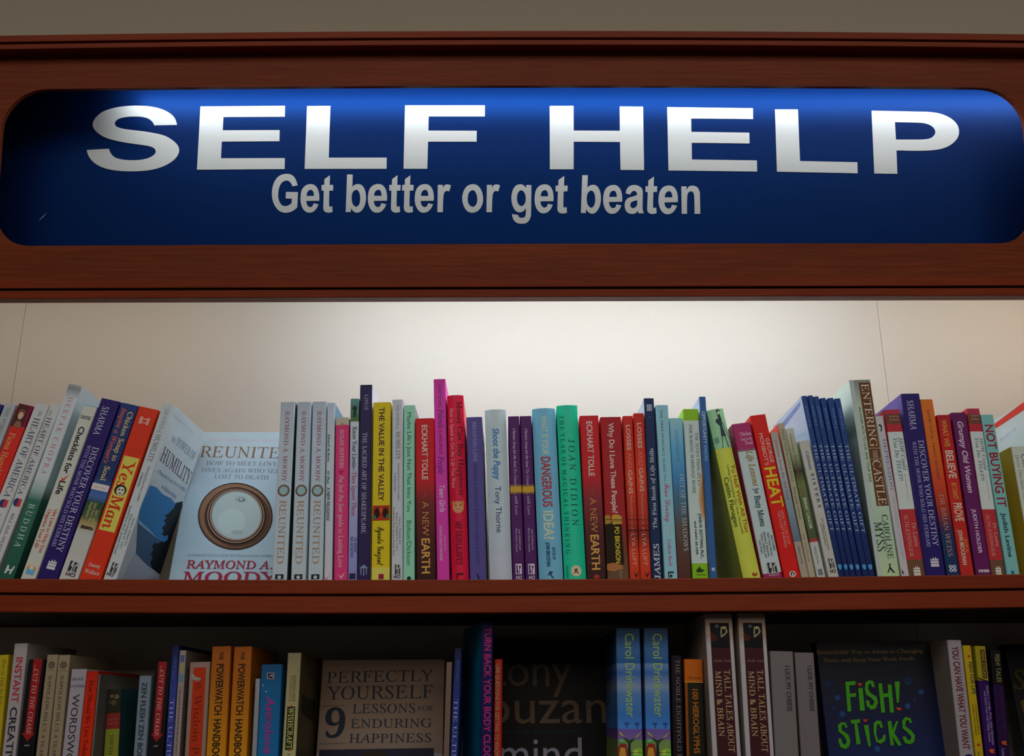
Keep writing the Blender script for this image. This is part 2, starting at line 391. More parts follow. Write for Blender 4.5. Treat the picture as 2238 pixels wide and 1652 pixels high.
# boards that close the light boxes
keep(box_obj('light_box_floor',-HW,HW,-.069,-.006,.030,.034,WOOD,None,1,lambda x,y,z:P0+HU*x+HN*y+HV*z))
keep(box_obj('light_box_ceiling',-HW,HW,-.045,WALLY,ZC+.556,ZC+.566,CREAM))
def tube(name,x0,x1,y,z,r,s,lab,c=(.87,.94,1.02)):
    T=empty(name,Matrix.Translation(((x0+x1)/2,y,z+r+.012)),lab,'lamp')
    keep(rod('glass_tube',x0+.02,x1-.02,y,z,r,mat_glow('tube_glow',c,s)),T)
    for q in (x0,x1-.02): keep(rod('end_cap',q,q+.02,y,z,r*1.1,mat_paint('lamp_cap',(.6,.6,.6),.4)),T)
    hb=.008 if r<.01 else .012
    keep(box_obj('lamp_batten',x0-.01,x1+.01,y-hb,y+hb,z+r+.001,z+r+(.007 if r<.01 else .018),mat_paint('lamp_batten',(.75,.75,.75),.5)),T)
tube('tube_lamp',-.27,.47,.004,ZC+.482,.011,TUBE_WALL,'white tube lamp hidden behind the lower edge of the header')
tube('tube_lamp',-.95,-.30,.004,ZC+.482,.011,TUBE_SIDE*.5,'warm tube lamp hidden behind the left part of the header',(1.0,.88,.76))
tube('tube_lamp',.50,.97,.004,ZC+.482,.011,TUBE_SIDE,'warm tube lamp hidden behind the right part of the header',(1.0,.88,.76))
q=hd(0,-.030,VO1+.020)
tube('tube_lamp',-.455,.66,q.y,q.z,.007,TUBE_SIGN,'white tube lamp hidden above the blue sign face')
# ------------------------------------------------------------------ books
import bmesh
def body(root,W,D,H,b,hard,mats):
    t=.0022 if hard else .0005
    n=8 if b>0 else 1
    O=[(-W/2,D)]
    if b>0:
        for i in range(n+1):
            u=i/n; O.append((-W/2+W*u,b*(2*u-1)**2))
    else:
        r=min(.0012,W*.12)
        for x,y in ((-W/2,r),(-W/2+r*.3,r*.3),(-W/2+r,0),(W/2-r,0),(W/2-r*.3,r*.3),(W/2,r)): O.append((x,y))
    O.append((W/2,D)); N=len(O); kx=(W-2*t)/W
    I=[(x*kx,y if i in (0,N-1) else y+t) for i,(x,y) in enumerate(O)]
    V=[(x,y,z) for z in (0,H) for x,y in O]+[(x,y,z) for z in (0,H) for x,y in I]
    F=[];M=[]
    for i in range(N-1):
        s=1 if i==0 else (2 if i==N-2 else 0)
        F.append((i,i+1,N+i+1,N+i)); M.append(s)
        F.append((2*N+i+1,2*N+i,3*N+i,3*N+i+1)); M.append(0)
        F.append((N+i,N+i+1,3*N+i+1,3*N+i)); M.append(s)
        F.append((i+1,i,2*N+i,2*N+i+1)); M.append(s)
    for i in (0,N-1): F.append((i,N+i,3*N+i,2*N+i)); M.append(1 if i==0 else 2)
    mesh_obj('cover',V,F,mats,M,root)
    e=.003 if hard else .0004
    V=[];F=[]; boxv(-W/2+t,W/2-t,b+t+.0002,D-(.004 if hard else .0006),e,H-e,V,F)
    mesh_obj('page_block',V,F,[PAGES],None,root)
class Print:
    def __init__(s,k): s.V=[];s.F=[];s.M=[];s.mats=[];s.layer=0;s.k=k
    def add(s,V,F,col,rough=.5):
        m=mat_plain(col,rough,s.k)
        if m not in s.mats: s.mats.append(m)
        b=len(s.V); s.V+=V; s.F+=[tuple(b+i for i in f) for f in F]; s.M+=[s.mats.index(m)]*len(F); s.layer+=1
def cut(V,F,us,axis=0):
    bm=bmesh.new(); vs=[bm.verts.new((v[0],v[1],0)) for v in V]
    for f in F:
        try: bm.faces.new([vs[i] for i in f])
        except ValueError: pass
    for u in us:
        no=(1,0,0) if axis==0 else (0,1,0)
        bmesh.ops.bisect_plane(bm,geom=bm.verts[:]+bm.edges[:]+bm.faces[:],plane_co=(u,u,0),plane_no=no,dist=1e-7)
    bm.verts.index_update(); V=[(v.co.x,v.co.y) for v in bm.verts]; F=[tuple(v.index for v in f.verts) for f in bm.faces]; bm.free(); return V,F
def circ(n=20): return [(math.cos(2*math.pi*i/n),math.sin(2*math.pi*i/n)) for i in range(n)]
HCI=[('r',.28,.82,-45,45,'9a9c9a'),('p',[(.32,-40),(.46,-40),(.40,-5),(.52,8),(.45,40),(.32,40)],'22262a'),('p',[(.56,-38),(.76,-30),(.60,-10),(.62,35),(.55,35)],'22262a'),('p',[(.66,0),(.78,-16),(.78,40),(.68,40)],'22262a')]
def torch(y,c='d8d8dc'):
    return [('r',.3,.72,y-2,y+16,c),('r',.3,.72,y+20,y+42,c),('p',[(.3,y-6),(.32,y-22),(.40,y-12),(.46,y-34),(.52,y-14),(.60,y-36),(.64,y-14),(.72,y-24),(.72,y-6)],c)]
def hci(y,c='22262a'): return [(o[0],o[1],o[2],o[3]+y,o[4]+y,o[5]) if o[0]=='r' else (o[0],[(u,v+y) for u,v in o[1]],o[2]) for o in HCI]
ALL=[]
GR={}
def B(g,yb,TL,TR,BL,BR,stops,ops,label,name='paperback_book',b=0,ys=None,D=.13,lc=None,rc=None,yaw=0,k=None,it='C',group=None,cops=(),noise=0,H=None):
    ALL.append(dict(locals(),face=0))
def FB(g,TL,TR,yb,tilt,stops,ops,label,name='paperback_book',th=.018,k=None,it='C',group=None,noise=0,yaw=0,rc=None,lc=None,spc=None):
    ALL.append(dict(locals(),face=1))
def strings():
    S=set()
    for d in ALL:
        for o in list(d['ops'])+list(d.get('cops') or ()):
            if o[0] in 'thv': S.add((o[1],o[7]))
            if o[0]=='q': S.add((o[2],o[9]))
            if o[0] in 'tqhv': S.add(('H',(o[9] if o[0]=='q' else o[7])))
    return sorted(S)
def plan(d):
    """where a book stands: base point, lean, width, height"""
    x0,y0,s=d['g']; px=lambda p:(x0+p[0]/s,y0+p[1]/s)
    up=y0<1200; zs=(ZS if up else ZL)+EPS; d['up']=up
    if d['face']: return
    ys=d['ys'] if d['ys'] is not None else random.random()*.004
    A=hity(*px(d['TL']),ys); Bq=hity(*px(d['TR']),ys); C=hity(*px((d['BL'],d['yb'])),ys); E=hity(*px((d['BR'],d['yb'])),ys)
    mt=(A+Bq)/2; mb=(C+E)/2; ax=(mt-mb); lean=math.atan2(ax.x,ax.z)
    pp=Vector((math.cos(lean),0,-math.sin(lean)))
    W=((Bq-A).dot(pp)+(E-C).dot(pp))/2*.985
    d.update(ysr=ys,lean=lean,W=W,mb=mb,mt=mt,zs=zs); place(d)
def place(d):
    l=d['lean']; axn=Vector((math.sin(l),0,math.cos(l)))
    zo=d['zs']+d['W']/2*abs(math.sin(l)); d['O']=d['mb']+axn*((zo-d['mb'].z)/axn.z); d['Hh']=(d['mt']-d['O']).dot(axn)
def quad(d):
    l=d['lean']; a=Vector((math.sin(l),math.cos(l))); p=Vector((math.cos(l),-math.sin(l))); o=Vector((d['O'].x,d['O'].z))
    return [o-p*d['W']/2,o+p*d['W']/2,o+p*d['W']/2+a*d['Hh'],o-p*d['W']/2+a*d['Hh']],a,p
def settle(L):
    """neighbours touch but never cut into each other: take the overlap off both"""
    worst={}
    for it in range(60):
        moved=False
        for i in range(len(L)):
            for j in (i+1,i+2):
                if j>=len(L): continue
                A,B_=L[i],L[j]
                if A['ysr']+A['D']<B_['ysr'] or B_['ysr']+B_['D']<A['ysr']: continue
                qa,aa,pa=quad(A); qb,ab,pb=quad(B_); best=None
                for n in (pa,pb,aa,ab):
                    a1=[v.dot(n) for v in qa]; b1=[v.dot(n) for v in qb]
                    pen=min(max(a1)-min(b1),max(b1)-min(a1))
                    if best is None or pen<best[0]: best=(pen,n)
                pen=best[0]+.0002
                if pen>0.00001:
                    if best[1] in (aa,ab) and abs(best[1].y)>.9 and best[0]<.003 and False: continue
                    worst[(i,j)]=max(worst.get((i,j),0),pen); moved=True
                    wa,wb=A['W'],B_['W']; tot=wa+wb; e=min(pen,.0006)
                    for d,sg,w in ((A,-1,wa),(B_,1,wb)):
                        c=e*w/tot*1.02; d['W']-=c; sh=Vector((sg*c/2,0,0)); d['mb']=d['mb']+sh; d['mt']=d['mt']+sh; place(d)
        if not moved: break
    for k,v in worst.items():
        if v>.003: print('OVER',round(v*1000,1),L[k[0]]['label'][:40],'|',L[k[1]]['label'][:40])
def build(d):
    x0,y0,s=d['g']; px=lambda p:(x0+p[0]/s,y0+p[1]/s)
    up=d['up']; zs=(ZS if up else ZL)+EPS; k=d['k'] or ('u' if up else 'l')
    if not d['face']:
        ys=d['ysr']; lean=d['lean']; O=d['O']; W=d['W']; H=d['Hh']; b=d['b']; D=d['D']
        axn=Vector((math.sin(lean),0,math.cos(lean)))
        M=Matrix.Translation(O)@Matrix.Rotation(R(d['yaw']),4,'Z')@Matrix.Rotation(lean,4,'Y')
        def zof(y):
            t=(y-d['TL'][1])/(d['yb']-d['TL'][1]); xm=(d['TL'][0]+d['TR'][0])/2*(1-t)+(d['BL']+d['BR'])/2*t
            return (hity(*px((xm,y)),ys)-O).dot(axn)
    else:
        a=R(d['tilt']); th=d['th']; D0=d['yb']
        Pn=Vector((0,D0,zs)); Nn=Vector((0,-math.cos(a),math.sin(a))); Vn=Vector((0,math.sin(a),math.cos(a)))
        A=hit(*px(d['TL']),Pn,Nn); Bq=hit(*px(d['TR']),Pn,Nn); D=Bq.x-A.x; H=((A+Bq)/2-Pn).dot(Vn); W=th; b=0
        M=Matrix.Translation((A.x,D0,zs+th*math.sin(a)))@Matrix.Rotation(-a,4,'X')@Matrix.Translation((0,th/2,0))@Matrix.Rotation(R(-90),4,'Z')
        zof=lambda y:(hit(*px((d['TL'][0],y)),Pn,Nn)-Pn).dot(Vn)
    hard=d['name'].startswith('hardcover')
    root=empty(d['name'],M,d['label'],'book',d['group'] or ('books standing on the upper shelf' if up else 'books standing on the lower shelf'))
    st=d['stops']
    if isinstance(st,str): st=[(None,st)]
    def conv(st):
        if isinstance(st,str): return [(0.0,st)]
        r=[]
        for y,c in st: r.append((0.0 if y is None else zof(y)/H,c))
        if d['it']=='C' and len(r)>1:   # given as (y of the upper end of the band, colour) from top down -> lower end positions
            q=[]; 
            for i,(v,c) in enumerate(r): q.append((r[i+1][0] if i+1<len(r) else 0.0,c))
            r=q
        return r
    I='LINEAR' if d['it']=='L' else 'CONSTANT'
    rough=.36 if hard else .42
    m0=mat_ramp(conv(st),H,I,k,rough,d['noise'])
    ml=mat_ramp(conv(d['lc']),H,I,k,rough) if d['lc'] else m0
    mr=mat_ramp(conv(d['rc']),H,I,k,rough) if d['rc'] else m0
    if d['face']: mr,m0=m0,(mat_ramp(conv(d['spc']),H,I,k,rough) if d['spc'] else m0)
    body(root,W,D,H,b,hard,[m0,ml,mr])
    us=[i/8 for i in range(1,8)]
    def surf(V,lay):  # (u,z) on the spine
        return [((u-.5)*W, b*(2*u-1)**2-.00018-.00004*lay, z) for u,z in V]
    PL=Print(k); PP=Print(k); lay=0
    for o in d['ops'] if not d['face'] else ():
        if o[0]=='t':
            _,tx,ya,yb_,uc,h,col,sty=o; V,F,xa,xb=TXT[(tx,sty)]; ch=cap(sty); za=zof(ya); zb=zof(yb_)
            sx=(za-zb)/(xb-xa); V=[(uc+(y-ch/2)*h/ch,za-(x-xa)*sx) for x,y in V]
        elif o[0]=='v':
            _,tx,ya,yb_,uc,h,col,sty=o; V,F,xa,xb=TXT[(tx,sty)]; ch=cap(sty); za=zof(ya); zb=zof(yb_)
            sx=(zb-za)/(xb-xa); V=[(uc-(y-ch/2)*h/ch,za+(x-xa)*sx) for x,y in V]
        elif o[0]=='h':
            _,tx,u0,u1,yb_,hh,col,sty=o; V,F,xa,xb=TXT[(tx,sty)]; ch=cap(sty); zb=zof(yb_); sy=(zof(yb_-hh)-zb)/ch
            V=[(u0+(x-xa)*(u1-u0)/(xb-xa),zb+y*sy) for x,y in V]
        elif o[0]=='r':
            _,u0,u1,ya,yb_,col=o; za=zof(ya);zb=max(0,zof(yb_)); za=min(H,za); V=[(u0,zb),(u1,zb),(u1,za),(u0,za)]; F=[(0,1,2,3)]
        elif o[0]=='e':
            _,uc,yc,ru,ry,col=o; zc=zof(yc); rz=zof(yc-ry)-zc; V=[(uc+ru*a_,zc+rz*b_) for a_,b_ in circ()]; F=[tuple(range(len(V)))]
        elif o[0]=='p':
            _,pts,col=o; V=[(u,max(0,zof(y))) for u,y in pts]; F=[tuple(range(len(V)))]
            if len(V)>4: F=tri(V)
        else: continue
        V=[(u,max(0.0002,min(H,z))) for u,z in V]
        if b>0: V,F=cut(V,F,us)
        few=len([q for q in d['ops'] if q[0] not in 'thv'])<8; T_=Print(k) if (o[0] in 'thv' or few) else PP; T_.add(surf(V,lay),F,col); lay+=1
        if T_ is not PP: mesh_obj('spine_lettering' if o[0] in 'thv' else 'spine_picture',T_.V,T_.F,T_.mats,T_.M,root)
    if PP.V: mesh_obj('spine_picture',PP.V,PP.F,PP.mats,PP.M,root)
    ops=d['ops'] if d['face'] else (d['cops'] or ())
    if ops:
        PL=Print(k); PP=Print(k); lay=0; Mi=M.inverted(); R3=M.to_3x3(); Ri=R3.inverted()
        def face(fc):
            sgn_=1 if fc=='R' else -1
            return M@Vector((sgn_*W/2,0,0)),R3@Vector((sgn_,0,0)),sgn_
        for o in ops:
            if o[0]=='q':
                _,fc,tx,xa_,ya_,xb_,yb_,cp,col,sty=o; P_,N_,sg=face(fc)
                a_=hit(*px((xa_,ya_)),P_,N_); b_=hit(*px((xb_,yb_)),P_,N_); c_=hit(*px((xa_,ya_-cp)),P_,N_)
                dr=(b_-a_); L=dr.length; dr.normalize(); up_=N_.cross(dr)
                if abs(xb_-xa_)<abs(yb_-ya_): c_=hit(*px((xa_+cp,ya_)),P_,N_)
                hh=(c_-a_).length
                V,F,x1,x2=TXT[(tx,sty)]; ch=cap(sty)
                V=[a_+dr*((x-x1)*L/(x2-x1))+up_*(y*hh/ch) for x,y in V]
            elif o[0]=='Q':
                _,fc,pts,col=o; P_,N_,sg=face(fc); V=[hit(*px(p),P_,N_) for p in pts]; q=[Mi@v for v in V]; F=tri([(v.y,v.z) for v in q])
            elif o[0]=='E':
                _,fc,xc,yc,rx,ry,col=o; P_,N_,sg=face(fc); V=[hit(*px((xc+rx*a_,yc+ry*b_)),P_,N_) for a_,b_ in circ(40)]; F=[tuple(range(40))]
            V=[Mi@v for v in V]
            if o[0]!='E' or True: V,F=clip(V,F,D,H)
            off=sg*(.00018+.00004*lay); lay+=1
            few=len([q for q in ops if q[0]!='q'])<8; T_=Print(k) if (o[0]=='q' or few) else PP; T_.add([(v[0]+off,v[1],v[2]) for v in V],F,col)
            if T_ is not PP: mesh_obj('cover_lettering' if o[0]=='q' else 'cover_picture',T_.V,T_.F,T_.mats,T_.M,root)
        if PP.V: mesh_obj('cover_picture',PP.V,PP.F,PP.mats,PP.M,root)
def clip(V,F,D,H):
    """keep the print on its cover"""
    if all(-1e-5<=v.y<=D+1e-5 and -1e-5<=v.z<=H+1e-5 for v in V): return [tuple(v) for v in V],F
    bm=bmesh.new(); vs=[bm.verts.new(v) for v in V]
    for f in F:
        try: bm.faces.new([vs[i] for i in f])
        except ValueError: pass
    for co,no in (((0,0,0),(0,-1,0)),((0,D,0),(0,1,0)),((0,0,0),(0,0,-1)),((0,0,H),(0,0,1))):
        bmesh.ops.bisect_plane(bm,geom=bm.verts[:]+bm.edges[:]+bm.faces[:],plane_co=co,plane_no=no,clear_outer=True,dist=1e-7)
    bm.verts.index_update(); V=[tuple(v.co) for v in bm.verts]; F=[tuple(v.index for v in f.verts) for f in bm.faces]; bm.free(); return V,F
def tri(P):
    from mathutils.geometry import tessellate_polygon
    return [tuple(t) for t in tessellate_polygon([[Vector((p[0],p[1],0)) for p in P]])]
# ------------------------------------------------------------------ upper shelf, left to right (measured on the photograph, x0,y0,scale)
s_=3.591
gA=(0,820,s_);gB=(300,820,s_);gC=(600,820,s_);gD=(880,820,s_);gE=(1160,820,s_);gF=(1440,820,s_);gG=(1680,820,s_);gH=(1898,820,s_)
B(gA,1570,(-85,215),(28,228),-600,-490,'20245c',[],'dark navy paperback at the far left end of the upper shelf')
B(gA,1570,(38,215),(128,232),-480,-385,'8f9496',[('t','THE POWER OF HUMILITY',250,760,.5,.36,'5a5f66','r')],'grey thin paperback leaning between the navy one and the red portrait one')
B(gA,1570,(140,222),(262,240),-378,-252,[(0,'6b1430'),(400,'b3271f')],
  [('r',.06,.8,238,408,'3c2420'),('e',.45,310,.2,36,'b98a72'),('e',.45,292,.26,26,'6a3a28'),('e',.45,318,.17,30,'c29a84'),('p',[(.2,408),(.3,360),(.62,360),(.78,408)],'7a5040'),('t','Fiona Harrold',455,785,.4,.42,'d99a60','R')],
  'red paperback with a small portrait photo at the top of its spine',lc='b3271f')
B(gA,1570,(280,212),(388,232),-252,-135,'a3a5a3',[('t','THE',278,320,.6,.2,'474b60','r'),('t','HEART OF AMERICA',335,955,.55,.46,'2c3454','r'),('e',.5,1005,.3,32,'26305c'),('r',.5,.8,975,1030,'a53030'),('t','BILL HALAMANDARIS',1085,1480,.5,.26,'474b60','r')],
  'pale grey paperback with dark serif capitals, left one of an identical leaning pair',group='identical pale grey paperbacks at the left')
B(gA,1570,(398,212),(500,232),-130,-15,'a3a5a3',[('t','THE',278,325,.3,.2,'474b60','r'),('t','HEART OF AMERICA',335,940,.4,.46,'2c3454','r'),('e',.4,1000,.3,32,'26305c'),('r',.5,.8,970,1030,'a53030'),('t','BILL HALAMANDARIS',1085,1480,.5,.26,'474b60','r')],
  'pale grey paperback with dark serif capitals leaning against the tall white and green one',group='identical pale grey paperbacks at the left')
B(gA,1570,(515,66),(640,84),-35,118,[(60,'8b9296'),(100,'6f777a'),(180,'b4bcc2'),(800,'b0bcc0'),(900,'7d9490'),(980,'2c5a4c'),(1570,'1f4a3c')],
  [('t','D E E P A K   C H O P R A',170,770,.5,.36,'a85a58','r'),('t','B U D D H A',1008,1345,.5,.42,'a9b8ae','r'),('p',[(.3,1490),(.42,1490),(.46,1518),(.66,1518),(.74,1490),(.84,1490),(.7,1555),(.6,1555),(.62,1530),(.44,1530),(.38,1555),(.26,1555)],'b8c4bc')],
  'tallest book at the left, white spine fading to dark green',it='L',rc=[(60,'9aa8b0'),(500,'9fb4c0'),(850,'8fa5a8'),(960,'2c5a4c'),(1570,'183c30')])
B(gA,1572,(650,232),(768,245),170,285,[(0,'4a8fae'),(246,'a6a89e')],
  [('t','LABRETREE',0,0,.5,.1,'222222','b')][:0]+[('h','CRABTREE',.1,.85,345,26,'33383a','b'),('t','Checklists for',405,770,.5,.42,'1c1c20','b'),('t','Life',830,935,.5,.42,'1c1c20','b'),('p',[(.3,800),(.45,815),(.78,770),(.45,842)],'b03028'),
   ('t','104 Lists to Help You',1048,1390,.72,.24,'a43a34','R'),('t','Organize Your Life',1058,1360,.32,.24,'a43a34','R'),('e',.5,1520,.32,28,'d08a30'),('r',.22,.78,1522,1562,'5a9cc0'),('e',.5,1510,.16,16,'e0dcc8')],
  'cream paperback with bold black title and red tick, leaning left of the dark purple one')
B(gA,1575,(795,180),(940,205),285,462,'231752',
  [('t','SHARMA',250,470,.4,.34,'b9b6cc','r'),('t','DISCOVER YOUR DESTINY',560,1380,.62,.32,'c4c2d4','r'),('t','WITH THE MONK WHO SOLD HIS FERRARI',555,1350,.26,.19,'9a96b8','r')]+torch(1480)+[('h','Hayes Sommerville',.2,.85,1545,10,'6a66a0','s')][:0],
  'glossy dark purple paperback with white serif title leaning at the left end',rc='231752')
B(gA,1577,(950,215),(1088,238),465,620,[(0,'1f2f5e'),(800,'1d2b54'),(950,'3c5a90'),(1000,'264030'),(1110,'3a4c34'),(1160,'8a7a50'),(1240,'9d9d98'),(1570,'a5a39e')],
  [('t','Chicken Soup to',282,665,.72,.28,'c9b478','R'),('t','Inspire a Woman\u2019s',262,695,.32,.27,'b0503c','I'),('t','Soul',715,828,.5,.3,'c9b478','R'),('r',.02,.98,855,905,'c9c4c0'),('h','Inspire a Woman',.15,.85,888,14,'8a5a50','i'),
   ('t','Jack Canfield',1050,1180,.8,.17,'a39a60','R'),('t','Mark Victor Hansen',1000,1180,.58,.17,'a39a60','R'),('t','Stephanie',1000,1120,.35,.17,'a39a60','R'),('r',.2,.8,1185,1195,'2a2418'),('p',[(.2,1190),(.3,1176),(.38,1200),(.6,1182),(.7,1202),(.9,1188),(.9,1204),(.2,1206)],'3a3020')]+hci(1500)+[('h','HCI',.3,.8,1574,24,'22262a','b')],
  'blue paperback with gold lettering and white foot, just left of the red and yellow one',it='L')
B(gA,1578,(1092,245),(1242,270),622,805,'bb3018',
  [('r',.25,.4,330,385,'d8a898'),('r',.62,.74,330,385,'d8a898'),('r',.3,.7,340,348,'d8a898'),('r',.3,.7,368,376,'d8a898'),('t','SSE',345,372,.5,.1,'d8a898','b')][:4]+
  [('r',.12,.9,642,1222,'c4bb52'),('t','Yes',672,880,.5,.56,'a82818','R'),('e',.5,902,.3,42,'20201c'),('e',.52,908,.2,34,'b8b4a0'),('e',.44,898,.05,6,'20201c'),('e',.6,898,.05,6,'20201c'),('p',[(.42,922),(.62,922),(.52,932)],'30201c'),('t','Man',945,1205,.5,.56,'a82818','R'),
   ('h','Danny',.22,.78,1506,28,'d8c8c0','R'),('h','Wallace',.14,.86,1560,30,'d8c8c0','R')],
  'bright red paperback with a yellow title panel, leaning at the left')
B(gB,1578,(208,218),(290,237),-268,-150,'9fa8aa',
  [('t','THE POWER of',262,450,.5,.3,'6a7078','r'),('t','HUMILITY',465,680,.5,.42,'50565e','r'),('t','Choosing Peace Over Conflict',712,985,.62,.2,'5a6068','s'),('t','in Relationships',770,880,.3,.2,'5a6068','s'),
   ('t','Charles L. Whitfield, M.D.',1115,1335,.8,.17,'5a6068','s'),('t','Barbara H. Whitfield, R.T., C.M.T.',1090,1360,.52,.17,'5a6068','s'),('t','Russell Park, Ph.D. Jeneane Prevatt',1030,1410,.25,.17,'5a6068','s')]+hci(1510)+[('h','HCI',.15,.7,1575,24,'22262a','b')],
  'white paperback with a blue landscape on its cover, leaning beside the oval mirror cover',rc='aeb9be',D=.123,
  cops=[('q','R','Transforming Your Inner Life',280,315,440,470,22,'8a9aa6','r'),('q','R','THE',262,512,292,535,34,'5c6472','r'),('q','R','POWER OF',300,548,440,672,58,'5c6472','r'),('q','R','HUMILITY',176,664,396,862,98,'4c3a46','r'),
   ('q','R','Choosing Peace Over Conflict',160,768,372,915,26,'35608c','r'),('q','R','in Relationships',185,882,300,968,26,'35608c','r'),
   ('Q','R',[(100,862),(150,880),(200,935),(262,965),(300,1010),(350,985),(330,1150),(230,1330),(160,1285),(8,1130),(20,1040)],'2c689c'),
   ('Q','R',[(8,1130),(80,1200),(160,1285),(60,1255),(4,1160)],'7fa0b8'),('Q','R',[(4,1160),(160,1285),(240,1330),(240,1500),(120,1530),(20,1430),(-10,1400)],'34506e'),
   ('Q','R',[(262,1062),(240,1085),(215,1095),(228,1120),(205,1140),(222,1165),(190,1195),(205,1230),(185,1245),(215,1262),(240,1250),(236,1290),(205,1310),(190,1300),(160,1318),(130,1312),(112,1345),(125,1370),(100,1400),(118,1430),(98,1470),(110,1510),(150,1570),(290,1600),(310,1560),(345,1200),(352,990),(300,1000),(285,1040)],'141a20'),
   ('Q','R',[(-40,1440),(-10,1400),(60,1480),(130,1530),(220,1600),(-120,1600)],'9298a4')])
REU=lambda:[('t','RAYMOND A. MOODY',282,835,.5,.3,'7a3444','r'),('e',.5,905,.4,46,'3e2e26'),('e',.5,905,.34,39,'76604c'),('e',.5,905,.27,32,'7a9a9e'),('t','REUNITED',980,1478,.5,.46,'8a7058','r'),('r',.22,.78,1562,1600,'20222a'),('e',.5,1585,.12,14,'9aa4a8')]
FB(gB,(450,462),(1274,474),.100,13.7,[(460,'a6c0cc'),(800,'a0b8c8'),(1150,'98b4c4'),(1600,'9cb6c4')],
  [('q','R','FULLY REVISED AND UPDATED',560,515,1165,524,17,'a88c9c','r'),('q','R','REUNITED',488,642,1218,654,84,'6a5444','r'),('q','R','HOW TO MEET LOVED',540,706,1142,714,32,'586470','r'),('q','R','ONES AGAIN WHO SEEM',505,760,1165,770,32,'586470','r'),('q','R','LOST TO DEATH',603,811,1030,819,32,'586470','r'),
   ('E','R',770,1108,294,264,'2a1e18'),('E','R',768,1106,285,255,'584234'),('E','R',764,1100,272,244,'6e5646'),('E','R',784,1116,258,230,'443024'),('E','R',776,1106,236,226,'1e1612'),('E','R',774,1104,226,214,'7a6456'),('E','R',775,1102,216,206,'34241c'),('E','R',776,1100,206,198,'8a7868'),('E','R',776,1099,198,192,'5c6464'),('E','R',779,1102,192,186,'8a9c9f'),
   ('E','R',740,1150,110,100,'90a4a6'),('E','R',812,975,46,24,'7c8c92'),('E','R',822,982,26,13,'545f66'),('E','R',818,978,10,8,'98a4a6'),('E','R',785,1235,50,16,'7f9194'),
   ('q','R','AUTHOR OF THE CLASSIC BESTSELLER LIFE AFTER LIFE',388,1420,1120,1428,16,'5a6a80','i'),('q','R','RAYMOND A.',385,1516,1062,1522,62,'802034','R'),('q','R','MOODY',350,1628,1095,1630,84,'802034','R')],
  'face-out pale blue book with an oval framed mirror on its cover',it='L',th=.016)
ri='identical pale blue spines beside the mirror cover'
B(gC,1590,(48,210),(165,210),-22,97,[(200,'8f99a4'),(500,'98a6b0'),(1590,'97a6ac')],REU(),'pale blue spine touching the mirror cover, leftmost of three identical copies',it='L',group=ri,rc='2a3c38')
B(gC,1590,(178,210),(290,210),128,245,[(200,'8f99a4'),(500,'98a6b0'),(1590,'97a6ac')],REU(),'pale blue spine in the middle of three identical copies',it='L',group=ri)
B(gC,1590,(300,207),(410,207),260,380,[(200,'8f99a4'),(500,'98a6b0'),(1590,'97a6ac')],REU(),'pale blue spine beside the thin white one, rightmost of three identical copies',it='L',group=ri)
B(gC,1590,(415,215),(475,218),388,452,[(215,'a6b2c0'),(500,'aab4b8'),(1590,'adb0b8')],[('t','Edward de Bono',465,680,.3,.3,'2c4048','b'),('t','H+ (Plus)',752,850,.3,.34,'24606c','b'),('t','A NEW RELIGION?',880,1140,.35,.4,'24444c','b'),('p',[(.0,1575),(.3,1600),(.7,1560),(.4,1600),(.3,1612)],'b04040')],
  'thin white paperback with small dark lettering, right of the three pale blue copies',it='L',rc='7ea6c4')
B(gC,1590,(480,332),(583,332),462,578,[(0,'9a9286'),(393,'c2336c')],[('e',.5,384,.16,9,'8a8030'),('t','SUSAN JEFFERS',428,730,.5,.3,'ecc4d0','R'),('e',.38,752,.08,8,'a01838'),('e',.56,752,.08,8,'a01838'),('p',[(.3,756),(.64,756),(.47,780)],'a01838'),
  ('t','the feel the fear guide to Lasting Love',786,1510,.5,.34,'e4bccb','R'),('p',[(.25,1555),(.5,1580),(.85,1545),(.55,1600)],'e4bccb')],'deep pink paperback with a cream top and white title')
B(gC,1590,(590,183),(668,183),578,642,[(183,'4a7a78'),(330,'3c5c3a'),(362,'3c5c3a'),(366,'a2aeb0'),(900,'8f96b4'),(1590,'6f74a6')],[('p',[(.15,215),(.3,255),(.42,240),(.6,240),(.72,255),(.9,205),(.8,262),(.66,285),(.72,330),(.58,330),(.52,300),(.44,330),(.3,330),(.38,280),(.22,262)],'1c2c24'),
  ('t','Know Your Limits\u2013',405,752,.55,.5,'2c3640','R'),('t','Then Ignore Them',756,1106,.55,.5,'8c4654','R'),('t','JOHN',1275,1390,.8,.3,'34386c','R'),('t','MASON',1265,1430,.4,.3,'34386c','R'),('r',.15,.85,1555,1600,'20203c')],'narrow blue and white paperback with a cheering figure at the top',it='L')
B(gC,1590,(672,75),(765,75),645,752,'221a40',[('t','LINGS',152,272,.55,.3,'8a86a0','r'),('t','THE SACRED ART OF SHAKESPEARE',450,1240,.45,.34,'b0aec2','r'),('p',[(.15,1515),(.5,1485),(.85,1515)],'6a7898'),('r',.25,.32,1515,1565,'6a7898'),('r',.46,.54,1490,1575,'6a7898'),('r',.68,.75,1515,1565,'6a7898')],'tall near-black purple paperback rising above its neighbours left of the yellow one',rc='c4c8d0')
